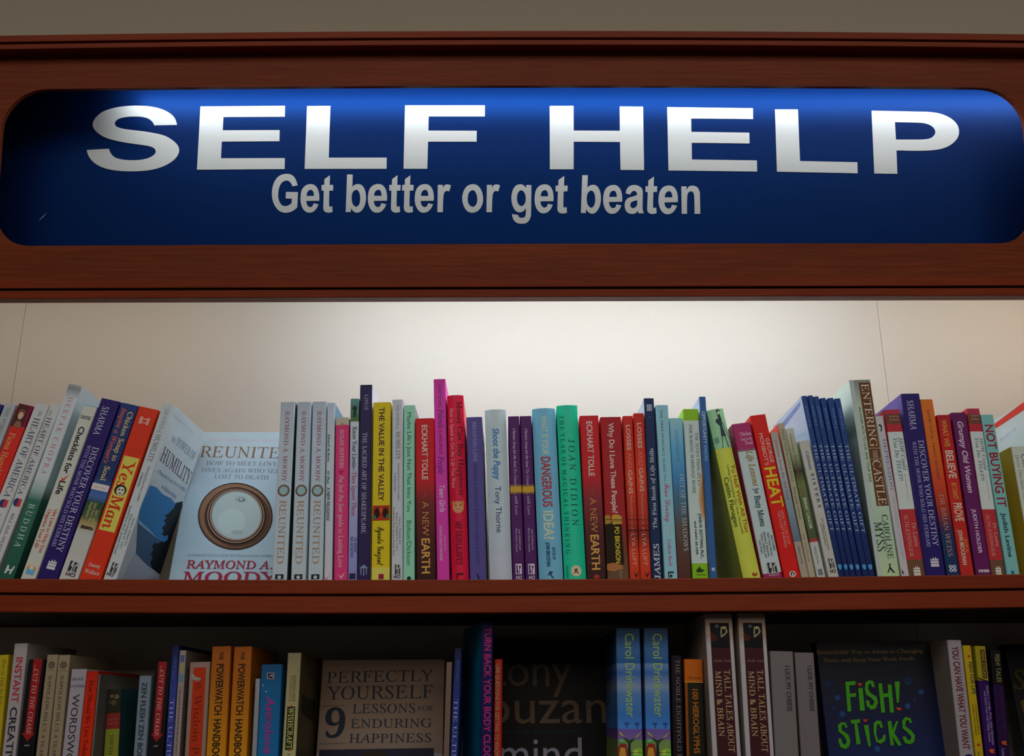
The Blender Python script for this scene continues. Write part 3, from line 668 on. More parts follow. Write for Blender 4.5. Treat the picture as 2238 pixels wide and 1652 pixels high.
B(gC,1590,(770,212),(917,212),762,900,[(0,'baa712'),(1508,'b6b24c')],[('t','THE VALUE IN THE VALLEY',252,985,.5,.3,'3c2424','b'),('r',.04,.97,1022,1140,'8c2c14'),('e',.28,1080,.16,40,'20100c'),('e',.74,1080,.16,40,'20100c'),('e',.12,1112,.1,16,'2c6050'),('e',.88,1108,.1,16,'2c6050'),('e',.5,1060,.1,22,'b8461c'),
  ('t','Iyanla Vanzant',1190,1490,.5,.36,'241c10','c'),('r',.4,.68,1560,1600,'7c1434')],'bright yellow paperback with a small red picture on its spine')
B(gC,1590,(922,190),(1010,192),918,1005,'a2a6ac',[('t','THE POWER of',232,425,.5,.24,'5c6068','r'),('t','HUMILITY',442,662,.55,.4,'50545c','r'),('t','Choosing Peace Over Conflict',690,980,.62,.15,'5c6068','s'),('t','in Relationships',765,912,.3,.15,'5c6068','s'),
  ('t','Charles L. Whitfield, M.D.',1110,1330,.75,.15,'5c6068','s'),('t','Barbara H. Whitfield, R.T., C.M.T.',1080,1380,.48,.15,'5c6068','s'),('t','Russell Park, Ph.D. Jeneane Prevatt, Ph.D.',1035,1420,.2,.15,'5c6068','s')]+hci(1525)+[('h','HCI',.2,.8,1592,22,'22262a','b')],'white paperback with grey title standing upright right of the yellow one')
B(gC,1590,(1013,235),(1103,235),1010,1100,'7ab298',[('t','Maybe Life\u2019s Just Not That Into You',292,1070,.5,.36,'24443c','s'),('t','Bolton/Dickson',1140,1490,.5,.4,'34544c','s'),('p',[(.3,1590),(.5,1575),(.7,1590),(.6,1610),(.4,1610)],'14201c')],'thin mint green paperback with dark green title')
EK=lambda x:[('t','ECKHART TOLLE',x,x+430,.5,.3,'d8c4bc','b'),('t','A NEW',x+600,x+870,.5,.34,'9c6c3c','s'),('t','EARTH',x+890,x+1165,.5,.42,'b88c44','b')]+[('p',[(.5-.12*c,x+545-30*s1),(.5+.006,x+545),(.5+.12*c,x+545+30*s1),(.5-.006,x+545)],'8a5248') for c,s1 in ((1,0.2),(.6,.7),(0.05,1),(-.6,.7))]
ER=[(300,'a8121a'),(820,'a0141a'),(1000,'5c1e1c'),(1300,'3a1614'),(1600,'2a1210')]
B(gD,1590,(100,338),(245,338),105,265,ER,EK(390),'dark red paperback fading to brown, left of the tall hot pink one',it='L',group='identical dark red to brown paperbacks')
B(gD,1590,(240,30),(337,30),268,368,'c2359a',[('t','HOW TO WIN',75,250,.5,.26,'7c2470','b'),('t','Friends',265,420,.55,.46,'64246c','I'),('t','& INFLUENCE',430,620,.5,.26,'7c2470','b'),('t','People',635,775,.5,.46,'64246c','I'),('t','FOR',785,845,.5,.2,'a84c94','s'),('t','Teen Girls',862,1075,.55,.44,'e0c0dc','a'),
  ('t','presented by',1258,1380,.72,.14,'dcb4d4','s'),('t','DONNA DALE CARNEGIE',1180,1455,.38,.2,'dcb4d4','b')],'tallest book of the middle, slim hot pink paperback')
B(gD,1590,(345,155),(478,155),385,518,'bc1638',[('t','Money Can Buy Happiness',205,940,.74,.32,'500c1c','R'),('t','How to Spend to Get the Life You Want',258,885,.26,.2,'dca4a8','R'),('e',.5,1035,.34,48,'b87c54'),('e',.22,1000,.1,18,'a8683c'),('e',.78,1000,.1,18,'a8683c'),('e',.5,1048,.16,20,'d09c74'),('e',.44,1048,.03,6,'5c3020'),('e',.56,1048,.03,6,'5c3020'),('e',.36,1020,.04,5,'402018'),('e',.64,1020,.04,5,'402018'),
  ('t','MP DUNLEAVEY',1145,1490,.5,.36,'6c1024','R'),('r',.3,.36,1555,1600,'400c18'),('r',.3,.7,1552,1566,'400c18')],'crimson hardcover with a little piggy bank picture on its rounded spine',name='hardcover_book',b=.003,D=.14)
B(gD,1590,(498,328),(625,328),527,657,'443d76',[('t','RECEIVING LOVE',365,678,.5,.22,'7c76a8','R'),('t','HARVILLE HENDRIX & HELEN LAKELLY HUNT',695,1480,.5,.2,'342c64','R'),('p',[(.4,1555),(.5,1560),(.62,1600),(.5,1600)],'1c1834')],'muted violet paperback with faint lettering and a white edge',rc='c8cccc')
B(gD,1590,(642,268),(810,268),682,862,[(268,'b4c4c8'),(500,'acc0c4'),(1100,'aab8c0'),(1590,'a4acb8')],[('t','Shoot the Puppy',415,820,.5,.3,'2c6498','a'),('t','Tony Thorne',872,1235,.5,.26,'20304c','s')],'white hardcover with handwritten style blue title on a wide rounded spine',name='hardcover_book',b=.004,D=.14,it='L')
PU=lambda:[('t','Chicken Soup for the Soul',418,725,.5,.2,'c4b0cc','I'),('t','To Grandma, with Love',735,1095,.5,.24,'c4b0cc','i'),('r',0,1,862,868,'8c7030'),('r',0,1,872,918,'a8842c'),('r',0,1,922,928,'8c7030'),('t','Jack Canfield and',1210,1370,.7,.15,'b4a0bc','s'),('t','Mark Victor Hansen',1200,1388,.42,.15,'b4a0bc','s'),
  ('r',.25,.78,1480,1562,'b4b0b8'),('p',[(.3,1490),(.45,1488),(.42,1520),(.5,1540),(.42,1560),(.32,1560)],'4c1858'),('p',[(.55,1490),(.72,1500),(.6,1525),(.62,1558),(.54,1558)],'4c1858'),('h','HCI',.28,.75,1600,26,'b4b0b8','b')]
B(gD,1590,(826,322),(915,322),866,958,'411650',PU(),'dark purple paperback with a gold band, left one of the pair',group='identical purple paperbacks with a gold band')
B(gD,1590,(920,320),(1008,320),962,1062,'411650',PU(),'dark purple paperback with a gold band, touching the sky blue hardcover',group='identical purple paperbacks with a gold band')
B(gE,1590,(8,258),(192,258),66,256,'6cacc8',[('t','WHAT IS YOUR',318,624,.5,.26,'a0b0a0','b'),('t','DANGEROUS',640,1032,.5,.4,'903038','b'),('t','IDEA?',1065,1290,.5,.42,'b4c0a4','b'),('t','EDITED BY',1350,1450,.66,.13,'28506c','b'),('t','JOHN BROCKMAN',1310,1500,.42,.16,'1c3c54','b'),('p',[(.45,1535),(.6,1545),(.5,1560),(.62,1592),(.55,1592),(.44,1562),(.35,1570)],'20384c')],
  'sky blue hardcover with a red word in the title on its wide rounded spine',name='hardcover_book',b=.004,D=.14)
B(gE,1590,(203,232),(365,235),262,440,'1ca682',[('t','T H E  Y E A R  O F  M A G I C A L  T H I N K I N G',312,1400,.22,.2,'14443c','r'),('t','J O A N   D I D I O N',503,1180,.62,.3,'14443c','r'),('e',.55,1535,.24,44,'c8bc9c'),('p',[(.46,1515),(.52,1522),(.64,1512),(.58,1530),(.66,1555),(.6,1555),(.54,1536),(.48,1556),(.44,1552),(.5,1532)],'141c18'),('t','KNOPF',1492,1590,.14,.1,'14443c','r')],
  'turquoise green hardcover with black serif capitals',name='hardcover_book',b=.0035,D=.14,rc='a8a890')
B(gE,1590,(382,318),(532,315),440,595,[(300,'a8141e'),(780,'a0141a'),(960,'702028'),(1250,'401a1a'),(1600,'2c1412')],EK(362)+[('e',.5,1580,.14,16,'8c3020')],'dark red paperback fading to brown, right of the turquoise hardcover',it='L',group='identical dark red to brown paperbacks')
B(gE,1590,(543,330),(710,325),603,772,[(300,'8c1016'),(1100,'86161a'),(1250,'742018'),(1400,'5c3420'),(1590,'54402c')],[('t','Why Do I Love These People?',375,1082,.5,.25,'dcc8c0','b'),('p',[(.0,1160),(.26,1150),(.62,1160),(.78,1180),(.80,1480),(.62,1500),(.0,1500)],'1c1408'),('p',[(0,1100),(.24,1095),(.3,1160),(0,1170)],'8c7028'),('p',[(.32,1110),(.42,1092),(.68,1096),(.8,1112),(.8,1165),(.36,1172)],'a48430'),('r',.02,.28,1128,1133,'2c2010'),('r',.36,.8,1130,1135,'2c2010'),('r',.36,.8,1142,1146,'2c2010'),
  ('t','PO BRONSON',1190,1475,.54,.22,'b4a02c','b'),('p',[(.0,1480),(.3,1470),(.7,1490),(.75,1520),(.3,1540),(.0,1530)],'8c5c34'),('t','VINTAGE',1528,1640,.62,.14,'8c7c68','s')],'dark red paperback with a picture of boots and a yellow author name',it='L')
LG=lambda x,dy:[('t','LOSSES',390+dy,590+dy,.5,.4,'d8b4a4','b'),('t','AND',608+dy,730+dy,.5,.36,'c07464','s'),('t','GAINS',742+dy,932+dy,.5,.4,'d4a890','b'),('t','Reflections on a Life',945+dy,1230,.5,.26,'cc8468','s'),('t','LYA LUFT',1245,1495,.5,.36,'d8a898','s'),('r',0,1,1130,1134,'5c1810'),('r',0,1,1180,1183,'6c1c10'),('r',0,1,1210,1222,'4c140c'),('p',[(.4,1540),(.6,1565),(.9,1540),(.62,1590)],'28100c')]
LR=[(300,'a01c14'),(800,'b0301c'),(1150,'8c2414'),(1260,'702014'),(1400,'b03418'),(1600,'a02c14')]
B(gE,1590,(720,320),(800,318),778,858,LR,LG(0,0),'slim orange-red paperback, left one of the identical pair',it='L',group='identical slim orange-red paperbacks')
B(gE,1590,(805,298),(888,298),862,945,LR,LG(0,-16),'slim orange-red paperback touching the tall navy one',it='L',group='identical slim orange-red paperbacks')
B(gE,1590,(888,180),(965,180),952,1038,'122344',[('r',.25,.75,230,280,'a0a8b4'),('r',.33,.67,240,274,'34466a'),('r',.4,.6,246,270,'a0a8b4'),('e',.5,330,.14,10,'203c64')],'tall slim navy paperback with white serif title and large capitals at the foot',lc='98a8bc',ys=.003) 
ALL[-1]['ops']+=[('v','The First Book of Life Skills',1205,575,.5,.36,'b4bcc8','R'),('v','JAMES',1600,1322,.5,.52,'b0b8c4','R')]
B(gE,1590,(978,235),(1080,232),1052,1153,'7fb0bc',[('t','THE MERE MORTAL\u2019S GUIDE TO',270,830,.42,.16,'34545c','s'),('t','Fine Dining',845,1150,.55,.42,'a04468','c'),('e',.4,1215,.14,32,'98a0a4'),('e',.4,1215,.11,26,'86b0bc'),('r',.58,.62,1180,1255,'a09088'),('t','Colleen Rush',1290,1495,.5,.26,'a04468','i'),('r',.28,.72,1540,1552,'142024'),('r',.28,.36,1540,1590,'142024'),('e',.5,1575,.1,12,'142024')],'light blue paperback with a pink script title')
B(gE,1590,(1085,338),(1190,335),1157,1260,[(330,'7ca8b0'),(560,'5090b0'),(800,'34709c'),(1000,'3c5c70'),(1200,'4c3c34'),(1590,'44241c')],[('t','SUSAN PHOENIX',428,680,.5,.22,'48687c','r'),('t','OUT OF THE SHADOWS',778,1380,.72,.34,'94a0a0','r'),('t','A JOURNEY BACK FROM GRIEF',860,1300,.3,.18,'4c606c','r')],'blue paperback fading to brown at the foot',it='L')
B(gF,1578,(188,265),(310,265),262,390,[(0,'72a01c'),(358,'a8b8b4'),(1478,'6c9c18')],[('t','THE SEVEN PRINCIPLES',450,862,.78,.2,'243434','r'),('t','FOR MAKING MARRIAGE WORK',388,930,.42,.2,'243434','r'),('p',[(1,740),(.88,800),(.74,900),(.68,980),(.74,1060),(.9,1130),(1,1160)],'a88458'),('p',[(1,800),(.9,880),(.84,980),(.92,1080),(1,1120)],'8c6440'),
  ('t','JOHN M. GOTTMAN, Ph.D.,',1085,1440,.7,.18,'243434','b'),('t','and NAN SILVER',1145,1410,.38,.13,'243434','b'),('p',[(.25,1530),(.5,1500),(.56,1520),(.8,1530),(.6,1545),(.3,1545)],'1c3408'),('h','THREE RIVERS',.25,.85,1570,10,'2c4810','s')],'white paperback with lime green head and foot and a gold circle')
B(gF,1578,(318,168),(365,168),402,460,'264f84',[('t','OPPORTUNITY',282,538,.5,.5,'a8bccc','b'),('t','KNOCKS',550,672,.5,.46,'6c94b4','b'),('r',.25,.7,1510,1535,'9cacc0')],'narrow blue paperback standing a little taller than the lime green and white one',lc='a4b0c8')
B(gF,1575,(383,268),(502,262),655,810,[(0,'7fae84'),(572,'b4bc48')],[('e',.62,285,.12,16,'1c2424'),('e',.64,292,.07,11,'b8c4b0'),('p',[(.52,310),(.7,308),(.74,350),(.7,400),(.8,480),(.5,480),(.56,400),(.34,362),(.4,345),(.56,340)],'28363c'),('p',[(.52,480),(.58,480),(.48,565),(.36,572),(.46,555)],'3c4a4c'),('p',[(.7,480),(.76,480),(.84,560),(.92,566),(.78,566)],'3c4a4c'),('p',[(.72,372),(.78,372),(1,500),(1,516)],'4c6460'),('p',[(.05,490),(.3,478),(.34,520),(.1,530)],'5c8070'),
  ('t','To Hell With All That',705,1238,.78,.24,'944020','s'),('t','Loving and Loathing Our Inner Housewife',705,1245,.5,.13,'54642c','s'),('t','Caitlin Flanagan',795,1180,.25,.24,'24301c','s'),('p',[(.5,1560),(.64,1545),(.66,1570),(.8,1548),(.82,1572),(.6,1580)],'7c3018')],
  'yellow-green hardcover with a drawing of a woman vacuuming at the top',name='hardcover_book',b=.003,D=.14)
B(gF,1575,(570,382),(720,370),822,968,[(0,'8c2454'),(585,'9cacac'),(1555,'7c2450')],[('h','Chicken',.3,.92,475,28,'d0b0c4','R'),('h','Soup for the',.3,.92,512,22,'d0b0c4','R'),('h','Soul',.5,.92,545,26,'d0b0c4','R'),('r',0,1,585,592,'54343c'),('t','Life Lessons',592,870,.62,.34,'84682c','I'),('t','for',888,930,.58,.26,'243c3c','R'),('t','Busy Moms',945,1185,.55,.32,'1c3c44','R'),
  ('t','Jack Canfield,',1262,1385,.88,.12,'2c3c3c','s'),('t','Mark Victor Hansen,',1240,1420,.7,.12,'2c3c3c','s'),('t','Danette K. Boissenin,',1230,1425,.52,.12,'2c3c3c','s'),('t','Cathy S. Roberts, and',1240,1425,.36,.12,'2c3c3c','s'),('t','Lisa Smart',1290,1395,.2,.12,'2c3c3c','s')]+hci(1510)+[('h','HCI',.3,.8,1574,12,'d0b0c4','b')],
  'white paperback with a magenta top and dark title, left of the bright red one',lc='8c2454')
B(gF,1575,(722,320),(832,303),975,1117,'b01410',[('t','GEORGE',498,690,.78,.24,'dcc8bc','s'),('t','MONBIOT\u2019S',455,705,.42,.24,'dcc8bc','s'),('t','HEAT',722,1035,.55,.7,'c8bc28','b'),('t','HOW WE CAN STOP',1065,1330,.72,.16,'d09c8c','s'),('t','THE PLANET BURNING',1065,1350,.5,.16,'d09c8c','s'),('e',.55,1560,.2,24,'c8c4bc'),('e',.55,1560,.12,18,'181818'),('p',[(.5,1555),(.6,1550),(.6,1580),(.52,1585)],'c8c4bc')],
  'bright red paperback with a big yellow title, leaning at the right',rc='b01410')
B(gG,1570,(12,455),(72,440),255,312,[(440,'8c8880'),(700,'909a98'),(1000,'6c8088'),(1300,'50606c'),(1310,'8c8478'),(1570,'8c8478')],[('t','Chicken Soup for the Soul',505,975,.5,.34,'8c2c3c','s'),('t','Celebrates Friends',1340,1480,.5,.24,'40484c','s')],'thin worn grey paperback with red lettering right of the bright red one',it='L',lc='d0705c')
B(gG,1570,(70,380),(124,372),318,366,'908c74',[('t','DIVINE SOUP for LITTLE SOULS',425,835,.5,.4,'44503c','s'),('t','Everyday stories',880,1130,.5,.34,'34403c','s'),('t','by various',1250,1460,.5,.26,'54544c','s')],'thin olive paperback squeezed between two worn white ones',lc='c87060')
B(gG,1570,(130,425),(195,410),372,448,[(410,'a0a498'),(620,'788868'),(750,'24301c'),(850,'54683c'),(1000,'4c5c34'),(1280,'3c4830'),(1285,'8c2c30'),(1305,'8c2c30'),(1312,'9ca09c'),(1570,'9ca09c')],[('t','Chicken Soup for the Soul',460,950,.45,.28,'8c2434','s'),('t','BREAST CANCER',962,1205,.5,.32,'a8b4a0','b'),('t','Healing Stories',1340,1480,.5,.26,'5c6c74','s'),('r',.25,.75,1520,1568,'5c6464')],'slim paperback with a green blurred picture spine and white foot',it='L')
B(gG,1570,(237,518),(325,508),468,556,'9c9c94',[('t','Celebrates',598,745,.55,.3,'285068','I'),('t','S I S T E R S',770,1040,.6,.28,'24445c','b'),('t','Jack Canfield, Mark Victor Hansen',1120,1370,.6,.16,'4c4c4c','s'),('t','and Maria Nickless',1160,1330,.4,.16,'4c4c4c','s')]+hci(1475)+[('h','HCI',.25,.8,1548,24,'22262a','b')],'worn cream paperback with a curled torn top in front of the blue stack')
tops=[(248,304,162),(305,346,158),(348,396,166),(400,453,178),(456,510,178),(512,566,182)]
bots=[(548,590),(594,636),(640,682),(686,732),(736,782),(786,830)]
nm=['leftmost of six identical slim blue paperbacks, its white cover showing','second of six identical slim blue paperbacks','third of six identical slim blue paperbacks','fourth of six identical slim blue paperbacks','fifth of six identical slim blue paperbacks','rightmost of six identical slim blue paperbacks, touching the tall pale green one']
for i in range(6):
    a,b_,y=tops[i]; c,e_=bots[i]
    B(gG,1560,(a,y),(b_,y),c,e_,[(150,'1a366c'),(500,'1a3468'),(1100,'12285a'),(1560,'0e1c48')],[('t','STOVALL',y+80,y+248,.5,.3,'6484b0','r'),('t','THE ULTIMATE GIFT',540,1225+(12 if i>3 else 0),.5,.5,'9cacc0','r'),('r',.2,.8,1485,1505,'3c80b0'),('p',[(.2,1505),(.8,1505),(.66,1524),(.34,1524)],'3c80b0')],
      nm[i],it='L',group='six identical slim blue paperbacks',lc='a4b4cc' if i==0 else None,
      cops=[('Q','L',[(248,240),(248,205),(85,400),(95,440)],'5c6c9c'),('Q','L',[(246,190),(248,160),(200,218),(190,250)],'b4c0d4')][:1]+[('q','L','A True Story',215,500,290,455,14,'5c7ca8','i')] if i==0 else ())
B(gG,1560,(640,38),(790,35),842,1040,[(30,'707c74'),(110,'7c847c'),(300,'a0b09c'),(900,'98ac98'),(1200,'8ca48c'),(1570,'98ac84')],
  [('r',.0,.2,30,1580,'94a09c'),('r',.42,.96,58,1025,'54341c'),('t','ENTERING',68,562,.7,.34,'bcb4a4','r'),('t','THE',590,655,.7,.2,'bcb4a4','r'),('t','CASTLE',668,1018,.7,.36,'bcb4a4','r'),('r',.42,.96,572,576,'a09884'),('r',.42,.96,658,662,'a09884'),('t','AN INNER PATH TO GOD AND YOUR SOUL',248,840,.3,.13,'54604c','s'),
   ('t','CAROLINE',1095,1440,.7,.26,'343c38','r'),('t','MYSS',1150,1380,.35,.36,'2c3430','r'),('p',[(.58,1478),(.66,1480),(.62,1500),(.72,1530),(.8,1552),(.7,1548),(.6,1520),(.5,1550),(.46,1545),(.58,1505)],'242c28')],
  'tallest book at the right, thick pale green paperback with a brown title strip',it='L',lc=[(30,'a4b4a8'),(200,'a0b0a4'),(420,'5c7464'),(500,'8c9c90'),(1570,'2c3c34')],noise=.05)
B(gG,1560,(838,320),(900,318),1042,1103,'a09ca0',[('p',[(.2,385),(.5,385),(.6,405),(.5,438),(.3,442),(.42,420),(.42,400),(.2,398)],'242428'),('t','DEPRESSION',500,902,.6,.44,'30607c','r'),('t','DR STANLEY LONGO, MD',955,1440,.55,.26,'84848c','r'),('p',[(.1,1520),(.4,1555),(.15,1558)],'1c1c20')],'slim white paperback beside the brown title strip book')
HC=lambda y:[('h','NEW YORK TIMES',.25,.85,y+62,12,'a08878','s'),('h','BESTSELLER',.25,.85,y+88,12,'a08878','s'),('t','HOW Could',490,745,.76,.26,'40606c','i'),('t','You Do THAT?!',490,825,.4,.26,'40606c','i'),('t','The Abdication of Character',770,985,.7,.12,'b49c98','i'),('t','Dr. Laura',1160,1345,.76,.26,'c8a090','r'),('t','SCHLESSINGER',1098,1422,.34,.24,'c89c8c','r')]+[o for o in torch(1530,'b8b4ac')]
HR=[(0,'90283a'),(308,'5c3428'),(385,'96222c'),(445,'a8b0ac'),(1055,'96262c'),(1450,'583c28')]
B(gH,1560,(120,270),(248,268),318,445,HR,HC(268),'red and white paperback left of the dark purple one at the right',group='identical red and white paperbacks',lc='a03038')
B(gH,1558,(258,150),(398,138),450,610,'1c1250',[('t','SHARMA',198,428,.42,.34,'a8a4bc','r'),('t','DISCOVER YOUR DESTINY',510,1340,.7,.28,'b0acc4','r'),('t','WITH THE MONK WHO SOLD HIS FERRARI',520,1345,.32,.19,'9490b0','r')]+torch(1460,'b8b4c0'),'glossy dark purple paperback standing at the right beside the orange spine',lc='584c8c')
B(gH,1558,(405,190),(508,188),615,722,[(180,'b05c1c'),(560,'b4581c'),(850,'a8381c'),(1050,'84281c'),(1180,'3c2440'),(1260,'142c4c'),(1560,'10284c')],[('t','SAME SOUL, MANY BODIES',270,825,.5,.2,'5c3820','s'),('t','DR BRIAN WEISS',935,1420,.5,.36,'a0746c','r'),('e',.36,1502,.14,14,'a8acb8'),('e',.64,1502,.14,14,'a8acb8'),('e',.36,1530,.14,14,'a8acb8'),('e',.64,1530,.14,14,'a8acb8'),('e',.36,1502,.06,6,'10284c'),('e',.64,1502,.06,6,'10284c'),('e',.36,1530,.06,6,'10284c'),('e',.64,1530,.06,6,'10284c')],'orange paperback turning navy at the foot',it='L')
B(gH,1558,(535,312),(640,310),725,830,[(300,'90141c'),(800,'a01c18'),(1560,'98201c')],[('t','WHAT WE',350,560,.45,.42,'b07830','b'),('t','BELIEVE',590,808,.5,.58,'c8b8a4','b'),('t','BUT CANNOT',845,975,.5,.38,'b07830','b'),('t','PROVE',1002,1145,.52,.62,'c8b8a4','b'),('t','EDITED BY',1285,1395,.72,.2,'b06c30','b'),('t','JOHN BROCKMAN',1215,1488,.4,.32,'c8b8a4','b')],'red paperback with condensed yellow and white title right of the orange spine',it='L')
B(gH,1558,(645,295),(770,290),850,960,'501448',[('t','Grumpy Old Women',362,922,.5,.38,'c4acc0','a'),('t','JUDITH HOLDER',1050,1398,.5,.24,'b49cb4','b'),('r',.2,.88,1525,1546,'b4b0b4'),('h','B B C',.26,.82,1543,14,'501448','b')],'plum purple paperback with handwritten white title')
B(gH,1558,(772,262),(873,260),965,1080,HR,HC(262)[:-3]+[o for o in torch(1530,'b8b4ac')],'red and white paperback between the plum purple and the aqua one',group='identical red and white paperbacks',lc='a03038')
B(gH,1558,(880,310),(980,308),1085,1190,'659a97',[('t','NOT BUYING IT',388,1035,.5,.68,'7c1c2c','b'),('t','Judith Levine',1080,1428,.5,.34,'1c3444','b'),('p',[(.3,1540),(.5,1530),(.6,1558),(.35,1558)],'20506c')],'aqua paperback with big dark red capitals near the right edge')
B(gH,1558,(1115,562),(1240,556),1298,1410,'a0a89c',[('t','CONSUMED',620,940,.72,.3,'2c3030','s'),('t','Quotes That Make You Think',625,1075,.3,.18,'6c706c','i')],'white paperback with a gold cover at the right edge',lc='c4942a')
B(gH,1558,(1320,150),(1400,150),1520,1600,'a02820',[],'large book with a red-edged white cover beyond the right edge',lc=[(0,'d04a38'),(10,'b8c4c8')],
  cops=[('Q','L',[(1325,130),(1325,205),(1000,418),(985,385)],'c83c30'),('q','L','Monthly Gift',1030,525,1165,425,20,'8c94c0','i')],D=.16)
# ------------------------------------------------------------------ lower shelf; smooth jacket ramps get darker upwards, shelf shade painted in
t_=4.975
L1=(0,1320,t_);L2=(360,1320,t_);L3=(680,1320,t_);L4=(980,1320,t_);L5=(1320,1320,t_);L6=(1640,1320,t_);L7=(1900,1320,4.976)
YL=.022
def C(g,TL,TR,BL,BR,stops,ops,label,**k):
    k.setdefault('ys',YL); B(g,1652,TL,TR,BL,BR,stops,ops,label,**k)
C(L1,(-60,555),(118,552),-150,0,'847412',[('t','How to Talk So Kids',600,1100,.72,.26,'44481c','i')],'yellow paperback cut by the left edge on the lower shelf')
C(L1,(138,425),(310,430),5,168,'787270',[('t','INSTANT',580,1075,.52,.5,'802030','b'),('t','CREATIVITY',1120,1960,.52,.5,'20202c','b')],'white paperback with red and black block capitals, tall at the left of the lower shelf')
ops=[('p',[(.3,600),(.86,600),(.8,1400),(.3,1400)],'6c1414'),('p',[(.12,1400),(.95,1400),(.52,1495)],'6c1414'),('t','...CUT TO THE CHASE',660,1420,.54,.26,'987c78','i'),('h','and',.38,.68,1545,22,'908c8c','r')]
C(L1,(325,600),(475,600),165,378,'0c0c0e',ops,'black paperback with a red arrow on its spine, beside the white one with block capitals',group='identical black paperbacks with a red arrow')
NP=lambda:[('e',.5,662,.28,36,'1c1c18'),('e',.5,662,.2,26,'685c48'),('e',.52,660,.12,17,'1c1c18'),('e',.54,658,.06,8,'685c48'),('h','PLUME',.2,.8,724,10,'4c4438','s'),('t','NAPOLEON HILL\u2019S A YEAR OF GROWING RICH',775,2350,.5,.3,'34302c','r')]
C(L1,(512,550),(635,550),384,512,'6c604c',NP(),'beige paperback with a round spiral emblem, left one of the pair',group='identical beige paperbacks with a round emblem')
C(L1,(640,552),(762,555),520,655,'6c604c',NP(),'beige paperback with a round spiral emblem beside the white hand-lettered one',group='identical beige paperbacks with a round emblem')
C(L1,(775,705),(948,708),672,842,'766f74',[('h','david',.12,.82,830,38,'28384c','s'),('h','crystal',.05,.95,905,38,'28384c','s'),('t','WORDSWORDSWORDS',980,2500,.5,.44,'202024','s')],'whitish paperback with spaced hand-drawn capitals on the lower shelf')
C(L1,(945,722),(1068,735),846,985,[(700,'84180c'),(1100,'981c08'),(1652,'982008')],[('t','How Should We Live Today',830,1652,.5,.34,'480c08','R')],'orange-red paperback with dark lettering on the lower shelf',it='L')
C(L1,(1074,760),(1094,762),990,1012,'4c4844',[],'thin grey paperback right of the orange-red one on the lower shelf')
cov=lambda:[('r',0,1,925,1185,'1c1a12'),('e',.35,1000,.14,20,'4c4030'),('e',.7,1010,.16,26,'4c4030'),('e',.5,1070,.2,30,'3c3424'),('e',.2,1060,.1,22,'2c2418'),('h','MIAMI',.2,.8,1265,22,'84443c','r'),('h','THRILLER',.12,.88,1308,18,'84443c','r'),('t','TRUTH TELLERS',1415,1950,.5,.24,'343c18','r')]
CV=[(0,'1c1a12'),(1185,'5c1c18'),(1365,'5c601c')]
C(L1,(1166,925),(1312,925),1098,1296,CV,cov(),'dark, red and green banded paperback set back on the lower shelf, left copy',ys=.045,D=.12,rc='14383c',group='dark red and green banded paperbacks')
C(L1,(1368,925),(1506,925),1340,1490,CV,cov(),'dark, red and green banded paperback half behind the grey-blue spine',ys=.156,D=.035,group='dark red and green banded paperbacks')
C(L1,(1515,780),(1650,780),1445,1590,'545e66',[('t','ZEN FLESH ZEN BONES',850,1790,.5,.4,'1c242c','b')],'grey-blue paperback with dark block capitals on the lower shelf')
C(L1,(1690,625),(1858,625),1592,1780,'0c0c0e',[('p',[(.22,628),(.74,628),(.72,1420),(.24,1420)],'6c1414'),('p',[(.1,1410),(.92,1410),(.5,1500)],'6c1414'),('t','...CUT TO THE CHASE',670,1440,.48,.24,'987c78','i'),('h','and',.36,.62,1552,22,'908c8c','r')],'black paperback with a red arrow on its spine, right of the grey-blue one',group='identical black paperbacks with a red arrow')
ST=lambda y:[('t','STOVALL',y+130,y+370,.55,.34,'3c4c7c','r'),('t','THE ULTIMATE GIFT',1035,2330,.5,.5,'70789c','r')]
C(L2,(80,450),(158,450),0,82,[(440,'101430'),(900,'242c64'),(1652,'242a68')],ST(450),'slim dark blue paperback beside the thin white one, lower shelf left',it='L')  # blue sinks to near black at the top, painted shelf shade
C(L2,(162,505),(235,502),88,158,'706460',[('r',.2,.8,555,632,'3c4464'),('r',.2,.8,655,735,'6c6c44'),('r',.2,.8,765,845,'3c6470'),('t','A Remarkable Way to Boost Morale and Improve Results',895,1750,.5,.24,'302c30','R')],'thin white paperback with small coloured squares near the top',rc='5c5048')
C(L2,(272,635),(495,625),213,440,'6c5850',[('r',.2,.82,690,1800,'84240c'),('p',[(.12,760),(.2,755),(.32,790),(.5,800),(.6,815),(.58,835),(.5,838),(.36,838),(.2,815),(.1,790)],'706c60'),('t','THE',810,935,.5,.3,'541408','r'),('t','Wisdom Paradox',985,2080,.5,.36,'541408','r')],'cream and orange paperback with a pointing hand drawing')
PW=lambda:[('t','THE',518,605,.52,.2,'1c140c','b'),('t','POWERWATCH',650,1205,.5,.38,'1c140c','b'),('t','HANDBOOK',1252,1760,.5,.38,'1c140c','b')]
PR=[(450,'70380c'),(800,'7c440c'),(1652,'94600c')]  # orange darkens towards the top, the shelf's shade painted in
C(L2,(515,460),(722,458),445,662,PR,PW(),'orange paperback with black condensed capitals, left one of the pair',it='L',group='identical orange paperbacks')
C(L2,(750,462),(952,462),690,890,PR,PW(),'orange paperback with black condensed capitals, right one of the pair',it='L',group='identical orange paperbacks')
C(L2,(985,810),(1040,812),948,994,'686c70',[],'very thin pale grey paperback between the orange pair and the blue one')
